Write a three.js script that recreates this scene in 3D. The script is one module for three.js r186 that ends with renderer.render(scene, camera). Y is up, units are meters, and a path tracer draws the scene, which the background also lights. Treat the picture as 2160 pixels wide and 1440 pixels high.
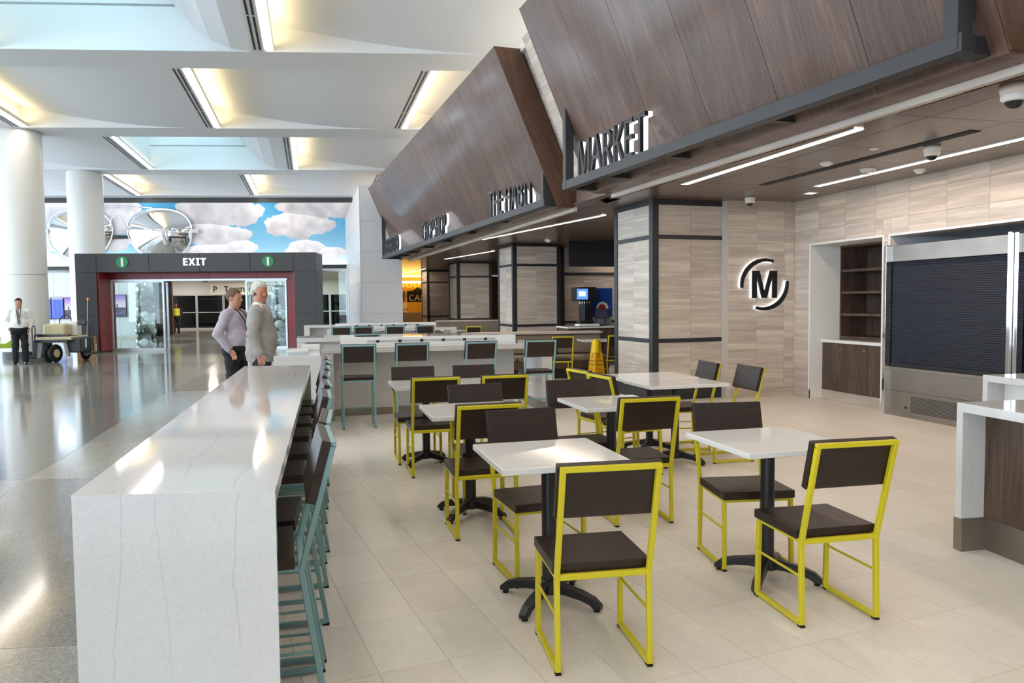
import * as THREE from 'three';
import { mergeGeometries } from 'three/addons/utils/BufferGeometryUtils.js';
import { RoundedBoxGeometry } from 'three/addons/geometries/RoundedBoxGeometry.js';
import { TextGeometry } from 'three/addons/geometries/TextGeometry.js';
import { FontLoader } from 'three/addons/loaders/FontLoader.js';
import { RectAreaLightUniformsLib } from 'three/addons/lights/RectAreaLightUniformsLib.js';
RectAreaLightUniformsLib.init();

// ---------------------------------------------------------------- camera, sky, exposure
const scene = new THREE.Scene();
const camera = new THREE.PerspectiveCamera(2 * Math.atan(720 / 1589) * 180 / Math.PI, 1.5, 0.1, 300);
camera.position.set(0, 1.55, 0);
camera.rotation.order = 'YXZ';
camera.rotation.set(-0.052, -0.26, -0.0104);
scene.background = new THREE.Color().setRGB(0.70, 0.85, 1.0);
scene.backgroundIntensity = 8.6;
const renderer = new THREE.WebGLRenderer();
renderer.toneMapping = THREE.LinearToneMapping;
renderer.toneMappingExposure = 0.8;
renderer.shadowMap.enabled = true;

// ---------------------------------------------------------------- helpers
const R = Math.PI / 180, V = (x, y, z) => new THREE.Vector3(x, y, z);
function rng(seed) { let s = seed >>> 0; return () => { s = (s + 0x6D2B79F5) >>> 0; let t = Math.imul(s ^ (s >>> 15), 1 | s); t = (t + Math.imul(t ^ (t >>> 7), 61 | t)) ^ t; return ((t ^ (t >>> 14)) >>> 0) / 4294967296; }; }
const rnd = rng(7);
const taken = new Map();
function numbered(n) { const k = taken.get(n) || 0; taken.set(n, k + 1); return k ? n + '_' + String(k).padStart(3, '0') : n; }
// the hall's own grid is turned 11 degrees against the food court: s along its width, t away from the camera
const TH = 11 * R, CT = Math.cos(TH), ST = Math.sin(TH);
const hall = (s, t, y = 0) => V(s * CT + t * ST, y, s * ST - t * CT);
const zOf = (x, t) => (ST * x - t) / CT;             // the z where the hall line t crosses x
function uvBox(g, k = 1, uo = 0, vo = 0) {           // texture coordinates in metres, from the three axes
  if (g.index) g = g.toNonIndexed();
  const p = g.attributes.position, n = p.count, uv = new Float32Array(n * 2), a = V(), b = V(), c = V(), m = V();
  for (let i = 0; i < n; i += 3) {
    a.fromBufferAttribute(p, i); b.fromBufferAttribute(p, i + 1); c.fromBufferAttribute(p, i + 2);
    m.copy(b).sub(a).cross(c.clone().sub(a)); const ax = Math.abs(m.x), ay = Math.abs(m.y), az = Math.abs(m.z);
    [a, b, c].forEach((q, j) => {
      const [u, v] = ay >= ax && ay >= az ? [q.x, -q.z] : ax >= az ? [-q.z, q.y] : [q.x, q.y];
      uv[(i + j) * 2] = u * k + uo; uv[(i + j) * 2 + 1] = v * k + vo;
    });
  }
  g.setAttribute('uv', new THREE.BufferAttribute(uv, 2)); return g;
}
const swapUV = (g) => { const u = g.attributes.uv; for (let i = 0; i < u.count; i++) u.setXY(i, u.getY(i), u.getX(i)); return g; };
function bx(x0, x1, y0, y1, z0, z1, uo = 0, vo = 0) {
  const g = new THREE.BoxGeometry(Math.abs(x1 - x0), Math.abs(y1 - y0), Math.abs(z1 - z0));
  g.translate((x0 + x1) / 2, (y0 + y1) / 2, (z0 + z1) / 2); return uvBox(g, 1, uo, vo);
}
function rb(w, h, d, x, y, z, r = 0.006, seg = 1) { const g = new RoundedBoxGeometry(w, h, d, seg, Math.min(r, w / 2.1, h / 2.1, d / 2.1)); g.translate(x, y, z); return uvBox(g); }
function rbx(x0, x1, y0, y1, z0, z1, r = 0.006) { return rb(Math.abs(x1 - x0), Math.abs(y1 - y0), Math.abs(z1 - z0), (x0 + x1) / 2, (y0 + y1) / 2, (z0 + z1) / 2, r); }
function bar(a, b, w, h, round = 0.004) {            // a rectangular tube from a to b, w across (level), h the other way
  const d = b.clone().sub(a), L = d.length(), g = new RoundedBoxGeometry(w, h, L, 1, Math.min(round, w / 2.2, h / 2.2));
  const m = new THREE.Matrix4(), z = d.normalize(); let x = V(0, 1, 0).cross(z);
  if (x.lengthSq() < 1e-4) x = V(1, 0, 0); x.normalize(); const y = z.clone().cross(x);
  m.makeBasis(x, y, z).setPosition(a.clone().add(b).multiplyScalar(0.5)); g.applyMatrix4(m); return uvBox(g);
}
function cyl(r0, r1, h, x, y, z, seg = 24, axis = 'y') { const g = new THREE.CylinderGeometry(r0, r1, h, seg); if (axis === 'x') g.rotateZ(Math.PI / 2); if (axis === 'z') g.rotateX(Math.PI / 2); g.translate(x, y, z); return g.toNonIndexed(); }
function tube(pts, r, seg = 24, rs = 8, closed = false) { return new THREE.TubeGeometry(new THREE.CatmullRomCurve3(pts, closed, 'catmullrom', 0.2), seg, r, rs, closed).toNonIndexed(); }
function lathe(pts, seg = 24) { return new THREE.LatheGeometry(pts.map(([x, y]) => new THREE.Vector2(x, y)), seg).toNonIndexed(); }
function merge(list) { const clean = list.map((g) => { g = g.index ? g.toNonIndexed() : g; const o = new THREE.BufferGeometry(); for (const k of ['position', 'normal', 'uv']) { if (g.attributes[k]) o.setAttribute(k, g.attributes[k]); } if (!g.attributes.uv) o.setAttribute('uv', new THREE.BufferAttribute(new Float32Array(g.attributes.position.count * 2), 2)); return o; }); return clean.length === 1 ? clean[0] : mergeGeometries(clean); }
function extrude(pts, depth, bevel = 0) { const s = new THREE.Shape(pts.map(([x, y]) => new THREE.Vector2(x, y))); return new THREE.ExtrudeGeometry(s, { depth, bevelEnabled: bevel > 0, bevelSize: bevel, bevelThickness: bevel, bevelSegments: 1, steps: 1 }); }
// a prism between two hall lines t0 (near) and t1 (far): the profile lies in x and y
function skewPrism(pts, t0, t1) {
  const pos = [], q = (p, t) => [p[0], p[1], zOf(p[0], t)], tri = (...v) => v.forEach((w) => pos.push(...w));
  for (let i = 0; i < pts.length; i++) { const a = pts[i], b = pts[(i + 1) % pts.length]; tri(q(a, t0), q(a, t1), q(b, t1)); tri(q(a, t0), q(b, t1), q(b, t0)); }
  const cap = THREE.ShapeUtils.triangulateShape(pts.map((p) => new THREE.Vector2(...p)), []);
  for (const [a, b, c] of cap) { tri(q(pts[a], t0), q(pts[b], t0), q(pts[c], t0)); tri(q(pts[a], t1), q(pts[c], t1), q(pts[b], t1)); }
  const g = new THREE.BufferGeometry(); g.setAttribute('position', new THREE.BufferAttribute(new Float32Array(pos), 3)); g.computeVertexNormals(); return uvBox(g);
}
function slabPoly(pts, y0, y1, uo = 0, vo = 0) {     // a level slab over a convex outline [x, z]
  const pos = [], tri = (...v) => v.forEach((w) => pos.push(...w)), n = pts.length;
  for (let i = 1; i < n - 1; i++) { tri([pts[0][0], y1, pts[0][1]], [pts[i][0], y1, pts[i][1]], [pts[i + 1][0], y1, pts[i + 1][1]]); tri([pts[0][0], y0, pts[0][1]], [pts[i + 1][0], y0, pts[i + 1][1]], [pts[i][0], y0, pts[i][1]]); }
  for (let i = 0; i < n; i++) { const a = pts[i], b = pts[(i + 1) % n]; tri([a[0], y1, a[1]], [a[0], y0, a[1]], [b[0], y0, b[1]]); tri([a[0], y1, a[1]], [b[0], y0, b[1]], [b[0], y1, b[1]]); }
  const g = new THREE.BufferGeometry(); g.setAttribute('position', new THREE.BufferAttribute(new Float32Array(pos), 3)); g.computeVertexNormals(); return uvBox(g, 1, uo, vo);
}
function clip(poly, a, b, c) {                        // keep a*x + b*z <= c
  const out = []; for (let i = 0; i < poly.length; i++) {
    const p = poly[i], q = poly[(i + 1) % poly.length], dp = a * p[0] + b * p[1] - c, dq = a * q[0] + b * q[1] - c;
    if (dp <= 0) out.push(p);
    if (dp * dq < 0) { const k = dp / (dp - dq); out.push([p[0] + (q[0] - p[0]) * k, p[1] + (q[1] - p[1]) * k]); }
  } return out;
}
function mesh(name, g, mat, parent) { const o = new THREE.Mesh(Array.isArray(g) ? merge(g) : g, mat); o.name = parent && !parent.isScene ? name : numbered(name); o.castShadow = o.receiveShadow = true; (parent || scene).add(o); return o; }
function tag(o, label, category, group) { o.userData.label = label; if (category) o.userData.category = category; if (group) o.userData.group = group; return o; }
function thing(name, label, category, [x, y, z] = [0, 0, 0], turn = 0, group) { const o = new THREE.Group(); o.name = numbered(name); o.position.set(x, y, z); o.rotation.y = turn; scene.add(o); return tag(o, label, category, group); }
function struct(name, label, g, mat) { const o = g ? mesh(name, g, mat) : new THREE.Group(); if (!g) { o.name = numbered(name); scene.add(o); } o.userData.kind = 'structure'; o.userData.label = label; return o; }
function dup(root, [x, y, z], turn, label, group) { const r = root.clone(); r.name = numbered(root.name.replace(/_\d{3}$/, '')); r.userData = { ...root.userData }; scene.add(r); r.position.set(x, y, z); r.rotation.set(0, turn, 0); if (label) r.userData.label = label; if (group) r.userData.group = group; return r; }

// ---------------------------------------------------------------- noise and textures
const perm = (() => { const r = rng(31), a = [...Array(256).keys()]; for (let i = 255; i > 0; i--) { const j = Math.floor(r() * (i + 1)); [a[i], a[j]] = [a[j], a[i]]; } return new Uint8Array([...a, ...a]); })();
function vnoise(x, y, px, py) {                       // value noise that repeats after px, py cells
  const xi = Math.floor(x), yi = Math.floor(y), fx = x - xi, fy = y - yi, sx = fx * fx * (3 - 2 * fx), sy = fy * fy * (3 - 2 * fy);
  const h = (i, j) => perm[perm[((i % px) + px) % px & 255] + (((j % py) + py) % py & 255)] / 255;
  return (h(xi, yi) * (1 - sx) + h(xi + 1, yi) * sx) * (1 - sy) + (h(xi, yi + 1) * (1 - sx) + h(xi + 1, yi + 1) * sx) * sy;
}
function tex(w, h, f, rx = 1, ry = rx, srgb = true) {  // f(u, v) gives 0..255 triples; rx, ry repeats per metre
  const d = new Uint8Array(w * h * 4);
  for (let y = 0; y < h; y++) for (let x = 0; x < w; x++) { const c = f(x / w, y / h, x, y), i = (y * w + x) * 4; for (let k = 0; k < 3; k++) d[i + k] = Math.max(0, Math.min(255, c[k])); d[i + 3] = 255; }
  const t = new THREE.DataTexture(d, w, h); t.wrapS = t.wrapT = THREE.RepeatWrapping; t.magFilter = THREE.LinearFilter; t.minFilter = THREE.LinearMipmapLinearFilter; t.generateMipmaps = true; t.repeat.set(rx, ry);
  if (srgb) t.colorSpace = THREE.SRGBColorSpace; t.needsUpdate = true; return t;
}
function canvasTex(w, h, draw) { const c = document.createElement('canvas'); c.width = w; c.height = h; draw(c.getContext('2d'), w, h); const t = new THREE.CanvasTexture(c); t.colorSpace = THREE.SRGBColorSpace; return t; }
const gr = rng(5);
const T = {};
T.terrazzo = tex(1024, 1024, (u, v) => { const n = vnoise(u * 256, v * 256, 256, 256), m = vnoise(u * 110 + 7, v * 110, 110, 110), k = gr(); let b = 188 + (n - 0.5) * 60 + (m - 0.5) * 40 + (vnoise(u * 6, v * 6, 6, 6) - 0.5) * 12; if (k > 0.965) b += 36; if (n > 0.80) b -= 46; return [b, b * 0.985, b * 0.95]; }, 0.95);
T.quartz = (() => {
  const w = 1024, d = new Float32Array(w * w), q = rng(19);
  for (let k = 0; k < 9; k++) { let x = (k + 0.3 + 0.5 * q()) / 9 * w; const st = 0.35 + q() * 0.6, wd = 0.8 + q() * 1.3, y0 = q() * w * 0.3, y1 = w - q() * w * 0.3; for (let y = 0; y < w; y++) { x += (q() - 0.5) * 1.1 + 0.1 * Math.sin(y / 90 + k * 2) + (k % 3 - 1) * 0.03; const f = y < y0 || y > y1 ? 0.15 : 1; for (let dx = -3; dx <= 3; dx++) { const xi = ((Math.round(x) + dx) % w + w) % w; d[y * w + xi] = Math.max(d[y * w + xi], f * st * Math.exp(-dx * dx / wd)); } } }
  return tex(w, w, (u, v, x, y) => { const b = 236 + (vnoise(u * 200, v * 200, 200, 200) - 0.5) * 7 + (vnoise(u * 4, v * 4, 4, 4) - 0.5) * 6 - d[y * w + x] * 26; return [b, b, b * 0.995]; }, 0.62);
})();
T.tile = tex(512, 512, (u, v) => { const b = 236 + (vnoise(u * 160, v * 160, 160, 160) - 0.5) * 10 + (vnoise(u * 18, v * 18, 18, 18) - 0.5) * 5 + (vnoise(u * 5, v * 5, 5, 5) - 0.5) * 4; return [b, b * 0.98, b * 0.952]; }, 0.9);
T.stone = tex(1024, 1024, (u, v) => {                 // sand-coloured stone with long level streaks
  const w = 0.02 * vnoise(u * 3, v * 5, 3, 5), a = vnoise(u * 3, (v + w) * 60, 3, 60), b = vnoise(u * 6 + 3, (v + w) * 140, 6, 140), c = vnoise(u * 2, (v + w) * 22, 2, 22), e = vnoise(u * 60, v * 300, 60, 256);
  const k = (a - 0.5) * 28 + (b - 0.5) * 20 + (c - 0.5) * 20 + (e - 0.5) * 7, l = 219 + k; return [l, l * 0.958 + (c - 0.5) * 4, l * 0.915 + (a - 0.5) * 4];
}, 0.5);
const woodTex = (base, var1, var2, rx, ry) => tex(1024, 1024, (u, v) => {       // grain runs along v
  const w = 0.9 * vnoise(u * 6, v * 2, 6, 2) + 0.25 * vnoise(u * 20, v * 6, 20, 6), s = vnoise(u * 8 + w * 1.2, v * 2, 8, 2), f = vnoise(u * 210, v * 7, 210, 7), g = vnoise(u * 90 + w, v * 10, 90, 10), p = vnoise(u * 256, v * 60, 256, 60);
  const ring = 0.5 + 0.5 * Math.sin((u * 16 + w * 3.2) * Math.PI * 2), k = (s - 0.5) * var1 + (ring - 0.5) * var1 * 0.55 + (f - 0.5) * var2 + (g - 0.5) * var2 * 0.9 - (p > 0.82 ? var2 * 0.7 : 0);
  return [base[0] + k, base[1] + k * 0.86, base[2] + k * 0.74];
}, rx, ry);
T.walnut = woodTex([132, 109, 98], 24, 26, 0.8, 0.42);
T.darkwood = woodTex([58, 41, 35], 10, 15, 1.7, 0.8);
T.ceilwood = woodTex([98, 77, 66], 14, 16, 0.8, 0.42);
T.greywood = woodTex([104, 86, 74], 26, 30, 1.1, 0.5);
T.fabric = tex(512, 512, (u, v, x, y) => { const b = 168 + ((x + y) % 4 < 2 ? 7 : -7) + (gr() - 0.5) * 26; return [b, b * 0.945, b * 0.87]; }, 2.4);
T.brushed = tex(512, 512, (u, v) => { const b = 205 + (vnoise(u * 4, v * 256, 4, 256) - 0.5) * 12 + (vnoise(u * 5, v * 5, 5, 5) - 0.5) * 14; return [b, b * 0.975, b * 0.95]; }, 1);

const std = (o) => new THREE.MeshStandardMaterial(o), phy = (o) => new THREE.MeshPhysicalMaterial(o), C = (h) => new THREE.Color(h);
const M = {
  white: std({ color: C('#e9e9e6'), roughness: 0.55 }), ceiling: std({ color: C('#e4e6e8'), roughness: 0.62 }), panelWhite: std({ color: C('#dcdde0'), roughness: 0.4 }), columnWhite: std({ color: C('#e2e1dc'), roughness: 0.28 }),
  terrA: std({ map: T.terrazzo, color: C('#d2cfc8'), roughness: 0.13 }), terrB: std({ map: T.terrazzo, color: C('#adaaa5'), roughness: 0.1 }), terrC: std({ map: T.terrazzo, color: C('#c0bdb7'), roughness: 0.11 }),
  brass: std({ color: C('#b9b5ad'), roughness: 0.3, metalness: 0.7 }), grout: std({ color: C('#dad3c9'), roughness: 0.8 }),
  tiles: ['#f6f4f0', '#f3f0eb', '#f8f6f3'].map((c) => std({ map: T.tile, color: C(c), roughness: 0.36 })),
  stones: ['#e8e4de', '#e5e0d9', '#ece8e3', '#e7e2db'].map((c) => std({ map: T.stone, color: C(c), roughness: 0.42 })), stoneJoint: std({ color: C('#c4bbb1'), roughness: 0.8 }),
  quartz: std({ map: T.quartz, color: C('#e3e2e2'), roughness: 0.06 }), quartzPlain: std({ color: C('#e6e5e3'), roughness: 0.09 }),
  walnut: phy({ map: T.walnut, color: C('#c4b4aa'), roughness: 0.5, clearcoat: 0.3, clearcoatRoughness: 0.1 }), walnutB: phy({ map: T.walnut, color: C('#bcaba0'), roughness: 0.5, clearcoat: 0.3, clearcoatRoughness: 0.1 }), walnutDark: std({ map: T.walnut, color: C('#b59a84'), roughness: 0.4 }),
  ceilWood: phy({ map: T.ceilwood, color: C('#ffffff'), roughness: 0.35, clearcoat: 0.4, clearcoatRoughness: 0.16 }), seatWood: std({ map: T.darkwood, color: C('#bfb2ad'), roughness: 0.4 }), greyWood: std({ map: T.greywood, color: C('#d6cdc6'), roughness: 0.45 }),
  yellow: std({ color: C('#d2c31e'), roughness: 0.34 }), teal: std({ color: C('#7fa7ac'), roughness: 0.36 }), blackSteel: std({ color: C('#2b2c30'), roughness: 0.42 }), blackIron: std({ color: C('#1c1d22'), roughness: 0.34 }), rubber: std({ color: C('#141416'), roughness: 0.85 }),
  steel: std({ map: T.brushed, color: C('#bdb8b2'), roughness: 0.38, metalness: 1 }), chrome: std({ color: C('#e6e8ea'), roughness: 0.08, metalness: 1 }), mirror: std({ color: C('#eef0f2'), roughness: 0.03, metalness: 1 }), alu: std({ color: C('#c9ced2'), roughness: 0.35, metalness: 0.6 }),
  shutter: std({ color: C('#161b2b'), roughness: 0.6 }), black: std({ color: C('#0d0d10'), roughness: 0.5 }), dark: std({ color: C('#26262a'), roughness: 0.6 }), charcoal: std({ color: C('#3a3938'), roughness: 0.45 }), red: phy({ color: C('#8e0d11'), roughness: 0.4, clearcoat: 0.12, clearcoatRoughness: 0.1 }),
  glass: phy({ color: C('#eef7f4'), transmission: 1, thickness: 0, roughness: 0.0, ior: 1.45 }), glassTint: phy({ color: C('#b9cdc4'), transmission: 1, thickness: 0, roughness: 0.05, ior: 1.5 }), glassDark: phy({ color: C('#5d666b'), transmission: 1, thickness: 0, roughness: 0, ior: 1.5 }),
  fabric: std({ map: T.fabric, color: C('#d9cfc4'), roughness: 0.9 }), green: std({ color: C('#168a4c'), roughness: 0.45 }), signWhite: std({ color: C('#f4f4f2'), roughness: 0.45 }), cone: std({ color: C('#f8cf0c'), roughness: 0.4 }), plastic: std({ color: C('#eceae6'), roughness: 0.35 }), concrete: std({ color: C('#9a958c'), roughness: 0.8 }),
};
M.skyGlass = phy({ color: C('#e9f8f6'), transmission: 1, thickness: 0, roughness: 0.0, ior: 1.4 });
const glow = (c, k) => std({ color: C('#111111'), emissive: C(c), emissiveIntensity: k, roughness: 0.5 });
M.stripCool = glow('#fff9f0', 9); M.stripWarm = glow('#fff0dc', 9); M.coveWarm = glow('#ffe6b0', 5); M.letterGlow = glow('#f3f7ff', 2.2); M.haloGlow = glow('#f3f7ff', 5);
function area(w, h, color, intensity, x, y, z, dir, roll = 0) {   // a lamp's light in front of its lens, shining along dir
  const l = new THREE.RectAreaLight(new THREE.Color(color), intensity, w, h); l.position.set(x, y, z); l.lookAt(x + dir[0], y + dir[1], z + dir[2]); if (roll) l.rotateZ(roll); l.castShadow = true; return l;
}
// ================================================================ THE SETTING
// ---- floors
const floor = struct('floor', 'beige tiled dining floor beside the polished terrazzo concourse');
const EDGE = -0.42;                                    // where the dining tiles meet the terrazzo, under the long bar
mesh('floor_slab', [bx(-26, 14, -0.30, -0.02, -62, 16)], M.grout, floor);
mesh('tile_bed', [bx(EDGE, 14, -0.02, -0.003, -45, 16)], M.grout, floor);
{ // dining tiles, laid on a grid turned 8 degrees
  const a = 8 * R, ca = Math.cos(a), sa = Math.sin(a), W = 0.305, L = 0.525, j = 0.0011, all = [];
  for (let i = -30; i < 50; i++) for (let k = -60; k < 4; k++) {
    const q = [[i * W + j, k * L + j], [(i + 1) * W - j, k * L + j], [(i + 1) * W - j, (k + 1) * L - j], [i * W + j, (k + 1) * L - j]].map(([u, v]) => [0.168 + u * ca + v * sa, -3.648 - u * sa + v * ca]);
    let p = clip(q, -1, 0, -EDGE); if (p.length > 2) p = clip(p, 1, 0, 7.62); if (p.length > 2) p = clip(p, 0, -1, 24); if (p.length > 2) p = clip(p, 0, 1, 1.5);
    if (p.length < 3) continue;
    const cx = p.reduce((s, v) => s + v[0], 0) / p.length, cz = p.reduce((s, v) => s + v[1], 0) / p.length;
    all.push({ p, cx, cz, seen: cz < -2.2 && Math.abs(Math.atan2(cx, -cz) - 0.26) < 0.62 && cx > -0.2, d: Math.hypot(cx, cz) });
  }
  all.sort((p, q) => (q.seen - p.seen) || p.d - q.d);
  const far = [];
  all.forEach((t, n) => { const g = slabPoly([...t.p].reverse(), -0.02, 0, rnd() * 5, rnd() * 5); if (n < 300) mesh('tile', g, M.tiles[Math.floor(rnd() * 3)], floor); else far.push(g); });
  const rest = mesh('farther_tiles', far, M.tiles[0], floor); rest.userData.kind = 'stuff';
}
{ // terrazzo bays with thin metal dividers
  const xs = [EDGE, -2.5, -4.75, -7.0, -9.25, -11.5, -13.75, -17.2], ts = []; for (let t = -14; t < 54; t += 3.5) ts.push(t);
  const div = [];
  xs.slice(0, -1).forEach((x1, i) => { const x0 = xs[i + 1]; ts.forEach((t0, k) => {
    const t1 = t0 + 3.5, g = 0.004, c = [[x0 + g, zOf(x0 + g, t0 + g)], [x1 - g, zOf(x1 - g, t0 + g)], [x1 - g, zOf(x1 - g, t1 - g)], [x0 + g, zOf(x0 + g, t1 - g)]];
    mesh('terrazzo_panel', slabPoly(c, -0.02, 0, rnd() * 9, rnd() * 9), [M.terrA, M.terrB, M.terrC][(i + k * 2 + (k % 5 === 2)) % 3], floor);
  }); });
  mesh('divider_bed', [bx(-26, EDGE, -0.02, -0.0012, -62, 16)], M.brass, floor);
  mesh('terrazzo_panel', slabPoly([[EDGE, -24], [12, -24], [12, -60], [EDGE, -60]], -0.02, 0.0005), M.terrC, floor);
  mesh('terrazzo_panel', slabPoly([[-17.2, 14], [-24, 14], [-24, -60], [-17.2, -60]].reverse(), -0.02, 0.0004), M.terrC, floor);
}

// ---- hall ceiling: skewed beams, sweeping panels that fall to the next light line, two skylight shafts
const CH = 6.85, HM = 0.62;
const ceiling = struct('ceiling', 'white sculpted concourse ceiling of broad beams and sweeping panels');
const beams = [[-12.6, -11.4], [-5.15, -4.75], [2.3, 3.5], [9.35, 10.55], [16.42, 17.6], [23.45, 24.65], [30.52, 31.66], [37.62, 38.4]];
const XL = -17.5, XR = 12.3;
beams.forEach(([a, b]) => mesh('beam', skewPrism([[XL, CH], [XR, CH], [XR, CH + 0.95], [XL, CH + 0.95]], a, b), M.ceiling, ceiling));
const bays = [[-11.4, -5.15, -2.6], [-4.75, 2.3, -0.6], [3.5, 9.35, -2.6], [10.55, 16.42, -0.72], [17.6, 23.45, -2.58], [24.65, 30.52, -0.43], [31.66, 37.62, -2.4]];
const PITCH = 5.45, lightLines = [];
bays.forEach(([t0, t1, x0], bay) => {
  const xs = []; for (let k = -4; k <= 4; k++) xs.push(x0 + k * PITCH);
  xs.forEach((x, i) => {
    const xn = x + PITCH; if (xn < XL - 1 || x > XR) return;
    const sky = (bay === 3 || bay === 5) && Math.abs(x - (x0 - PITCH)) < 0.1;
    const lo = [], hi = [], top = sky ? 2.7 : HM, xa = sky ? x + 2.6 : x - 0.1, xb = xn - 0.36;
    for (let n = 0; n <= 18; n++) { const f = n / 18, px = xa + (xb - xa) * f; lo.push([px, CH + top * Math.pow(1 - f, sky ? 2.2 : 2.0)]); }
    lo.push([xn - 0.1, CH], [xn - 0.1, CH + 0.12]);
    for (let n = 18; n >= 0; n--) { const f = n / 18, px = xa + (xb - xa) * f; hi.push([px + 0.02, CH + 0.12 + top * Math.pow(1 - f, sky ? 2.2 : 2.0)]); }
    const clipX = (p) => [Math.max(XL, Math.min(XR, p[0])), p[1]];
    const prof = [...lo, ...hi].map(clipX);
    if (sky) { // faceted boards around the shaft
      for (let n = 0; n < 18; n += 3) { const w = [lo[n], lo[n + 3], [lo[n + 3][0] + 0.02, lo[n + 3][1] + 0.12], [lo[n][0] + 0.02, lo[n][1] + 0.12]]; mesh('curved_panel', skewPrism(w, t0 - 0.05, t1 + 0.05), M.ceiling, ceiling); }
      mesh('curved_panel', skewPrism([[xb, CH], [xn - 0.1, CH], [xn - 0.1, CH + 0.12], [xb, CH + 0.12]], t0 - 0.05, t1 + 0.05), M.ceiling, ceiling);
      mesh('shaft_wall', [skewPrism([[x - 0.12, CH], [x - 0.02, CH], [x - 0.02, CH + 4.6], [x - 0.12, CH + 4.6]].map(([a, b]) => [a, b + 0.001]), t0, t1), skewPrism([[x - 0.1, CH + 0.9], [xn - 0.2, CH + 0.9], [xn - 0.2, CH + 4.6], [x - 0.1, CH + 4.6]], t1, t1 + 0.2), skewPrism([[x - 0.1, CH + 0.9], [xn - 0.2, CH + 0.9], [xn - 0.2, CH + 4.6], [x - 0.1, CH + 4.6]], t0 - 0.2, t0), skewPrism([[xa + 0.02, CH + 2.7], [xa + 0.2, CH + 2.7], [xa + 0.2, CH + 4.6], [xa + 0.02, CH + 4.6]], t0, t1)], M.ceiling, ceiling);
      mesh('skylight_pane', skewPrism([[x - 0.02, CH + 4.5], [xa + 0.2, CH + 4.5], [xa + 0.2, CH + 4.52], [x - 0.02, CH + 4.52]], t0, t1), M.skyGlass, ceiling);
    } else mesh('curved_panel', skewPrism(prof, t0 - 0.05, t1 + 0.05), M.ceiling, ceiling);
    // the upright cheek behind each light line
    if (!sky) mesh('cheek', skewPrism([[x - 0.14, CH + 0.02], [x - 0.1, CH + 0.02], [x - 0.1, CH + HM + 0.14], [x - 0.14, CH + HM + 0.14]].map(clipX), t0 - 0.04, t1 + 0.04), M.ceiling, ceiling);
    if (x > XL + 0.5 && x < XR - 0.5) lightLines.push({ x, t0, t1, bay, sky });
  });
});
mesh('roof_deck', [bx(XL, XR, CH + 0.8, CH + 0.95, 3, 15)], M.ceiling, ceiling);

// ---- outer walls of the hall (out of frame; the glazed side that lights the place)
const wl = struct('wall_left', 'tall glazed wall on the far side of the concourse with slim white mullions');
mesh('sill', bx(-17.6, -17.2, 0, 0.45, -50, 14), M.white, wl); mesh('head', bx(-17.6, -17.2, 6.3, CH + 1, -50, 14), M.white, wl);
for (let z = -42; z <= 14; z += 2.4) mesh('mullion', bx(-17.55, -17.35, 0.45, 6.3, z - 0.07, z + 0.07), M.white, wl);
mesh('transom', bx(-17.5, -17.4, 3.1, 3.2, -44, 14), M.white, wl);
const wb = struct('wall_back', 'glazed end wall of the concourse behind the viewer');
mesh('head', bx(-17.6, 14, 5.2, CH + 1, 13.8, 14.1), M.white, wb); mesh('sill', bx(-17.6, 14, 0, 0.5, 13.8, 14.1), M.white, wb); mesh('solid_bay', bx(-7, 14, 0.5, 5.2, 13.8, 14.1), M.white, wb);
for (let x = -16; x < -7; x += 2.4) mesh('mullion', bx(x - 0.07, x + 0.07, 0.5, 5.2, 13.85, 14.05), M.white, wb);
struct('wall_right', 'plain wall closing the shops behind the dining area', bx(12, 12.3, 0, CH + 1, -62, 14), M.white);

// ---- food court back wall (x = 7.5) with niche and serving opening, and the wall that carries the round sign
const STW = 0.6, STH = 0.31;
function stoneTiles(parent, w, h, place, skip, y0 = 0, tw = STW, th = STH) {   // stone tiles over a w x h face; place(g) moves them
  for (let i = 0; i * tw < w - 0.01; i++) for (let k = 0; k * th < h - 0.01; k++) {
    const x0 = i * tw, x1 = Math.min(w, x0 + tw), a = y0 + k * th, b = Math.min(y0 + h, a + th), J = 0.0015;
    let parts = [[x0, x1, a, b]];
    for (const [hx0, hx1, hy0, hy1] of skip || []) parts = parts.flatMap(([p, q, r, s]) => {
      if (q <= hx0 || p >= hx1 || s <= hy0 || r >= hy1) return [[p, q, r, s]];
      const o = []; if (p < hx0) o.push([p, hx0, r, s]); if (q > hx1) o.push([hx1, q, r, s]); const m0 = Math.max(p, hx0), m1 = Math.min(q, hx1); if (r < hy0) o.push([m0, m1, r, hy0]); if (s > hy1) o.push([m0, m1, hy1, s]); return o;
    });
    for (const [p, q, r, s] of parts) { if (q - p < 0.01 || s - r < 0.01) continue; const g = bx(p + J, q - J, r + J, s - J, 0, 0.012, rnd() * 4, rnd() * 4); place(g); mesh('stone_tile', g, M.stones[Math.floor(rnd() * 4)], parent); }
  }
}
const wfc = struct('wall_food_court', 'sand coloured streaky stone tile wall behind the shutter and shelves');
const NZ0 = -10.14, NZ1 = -8.62, SZ0 = -8.48, SZ1 = -4.4, HEAD = 2.38, WX = 7.5;
mesh('wall_core', [bx(WX + 0.014, WX + 0.2, HEAD + 0.03, 3.2, -10.7, 6), bx(WX + 0.014, WX + 0.2, 0, HEAD, -10.7, NZ0 - 0.03), bx(WX + 0.014, WX + 0.2, 0, HEAD, NZ1 + 0.03, SZ0 - 0.03), bx(WX + 0.014, WX + 0.2, 0, HEAD, SZ1 + 0.03, 6)], M.stoneJoint, wfc);
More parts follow.
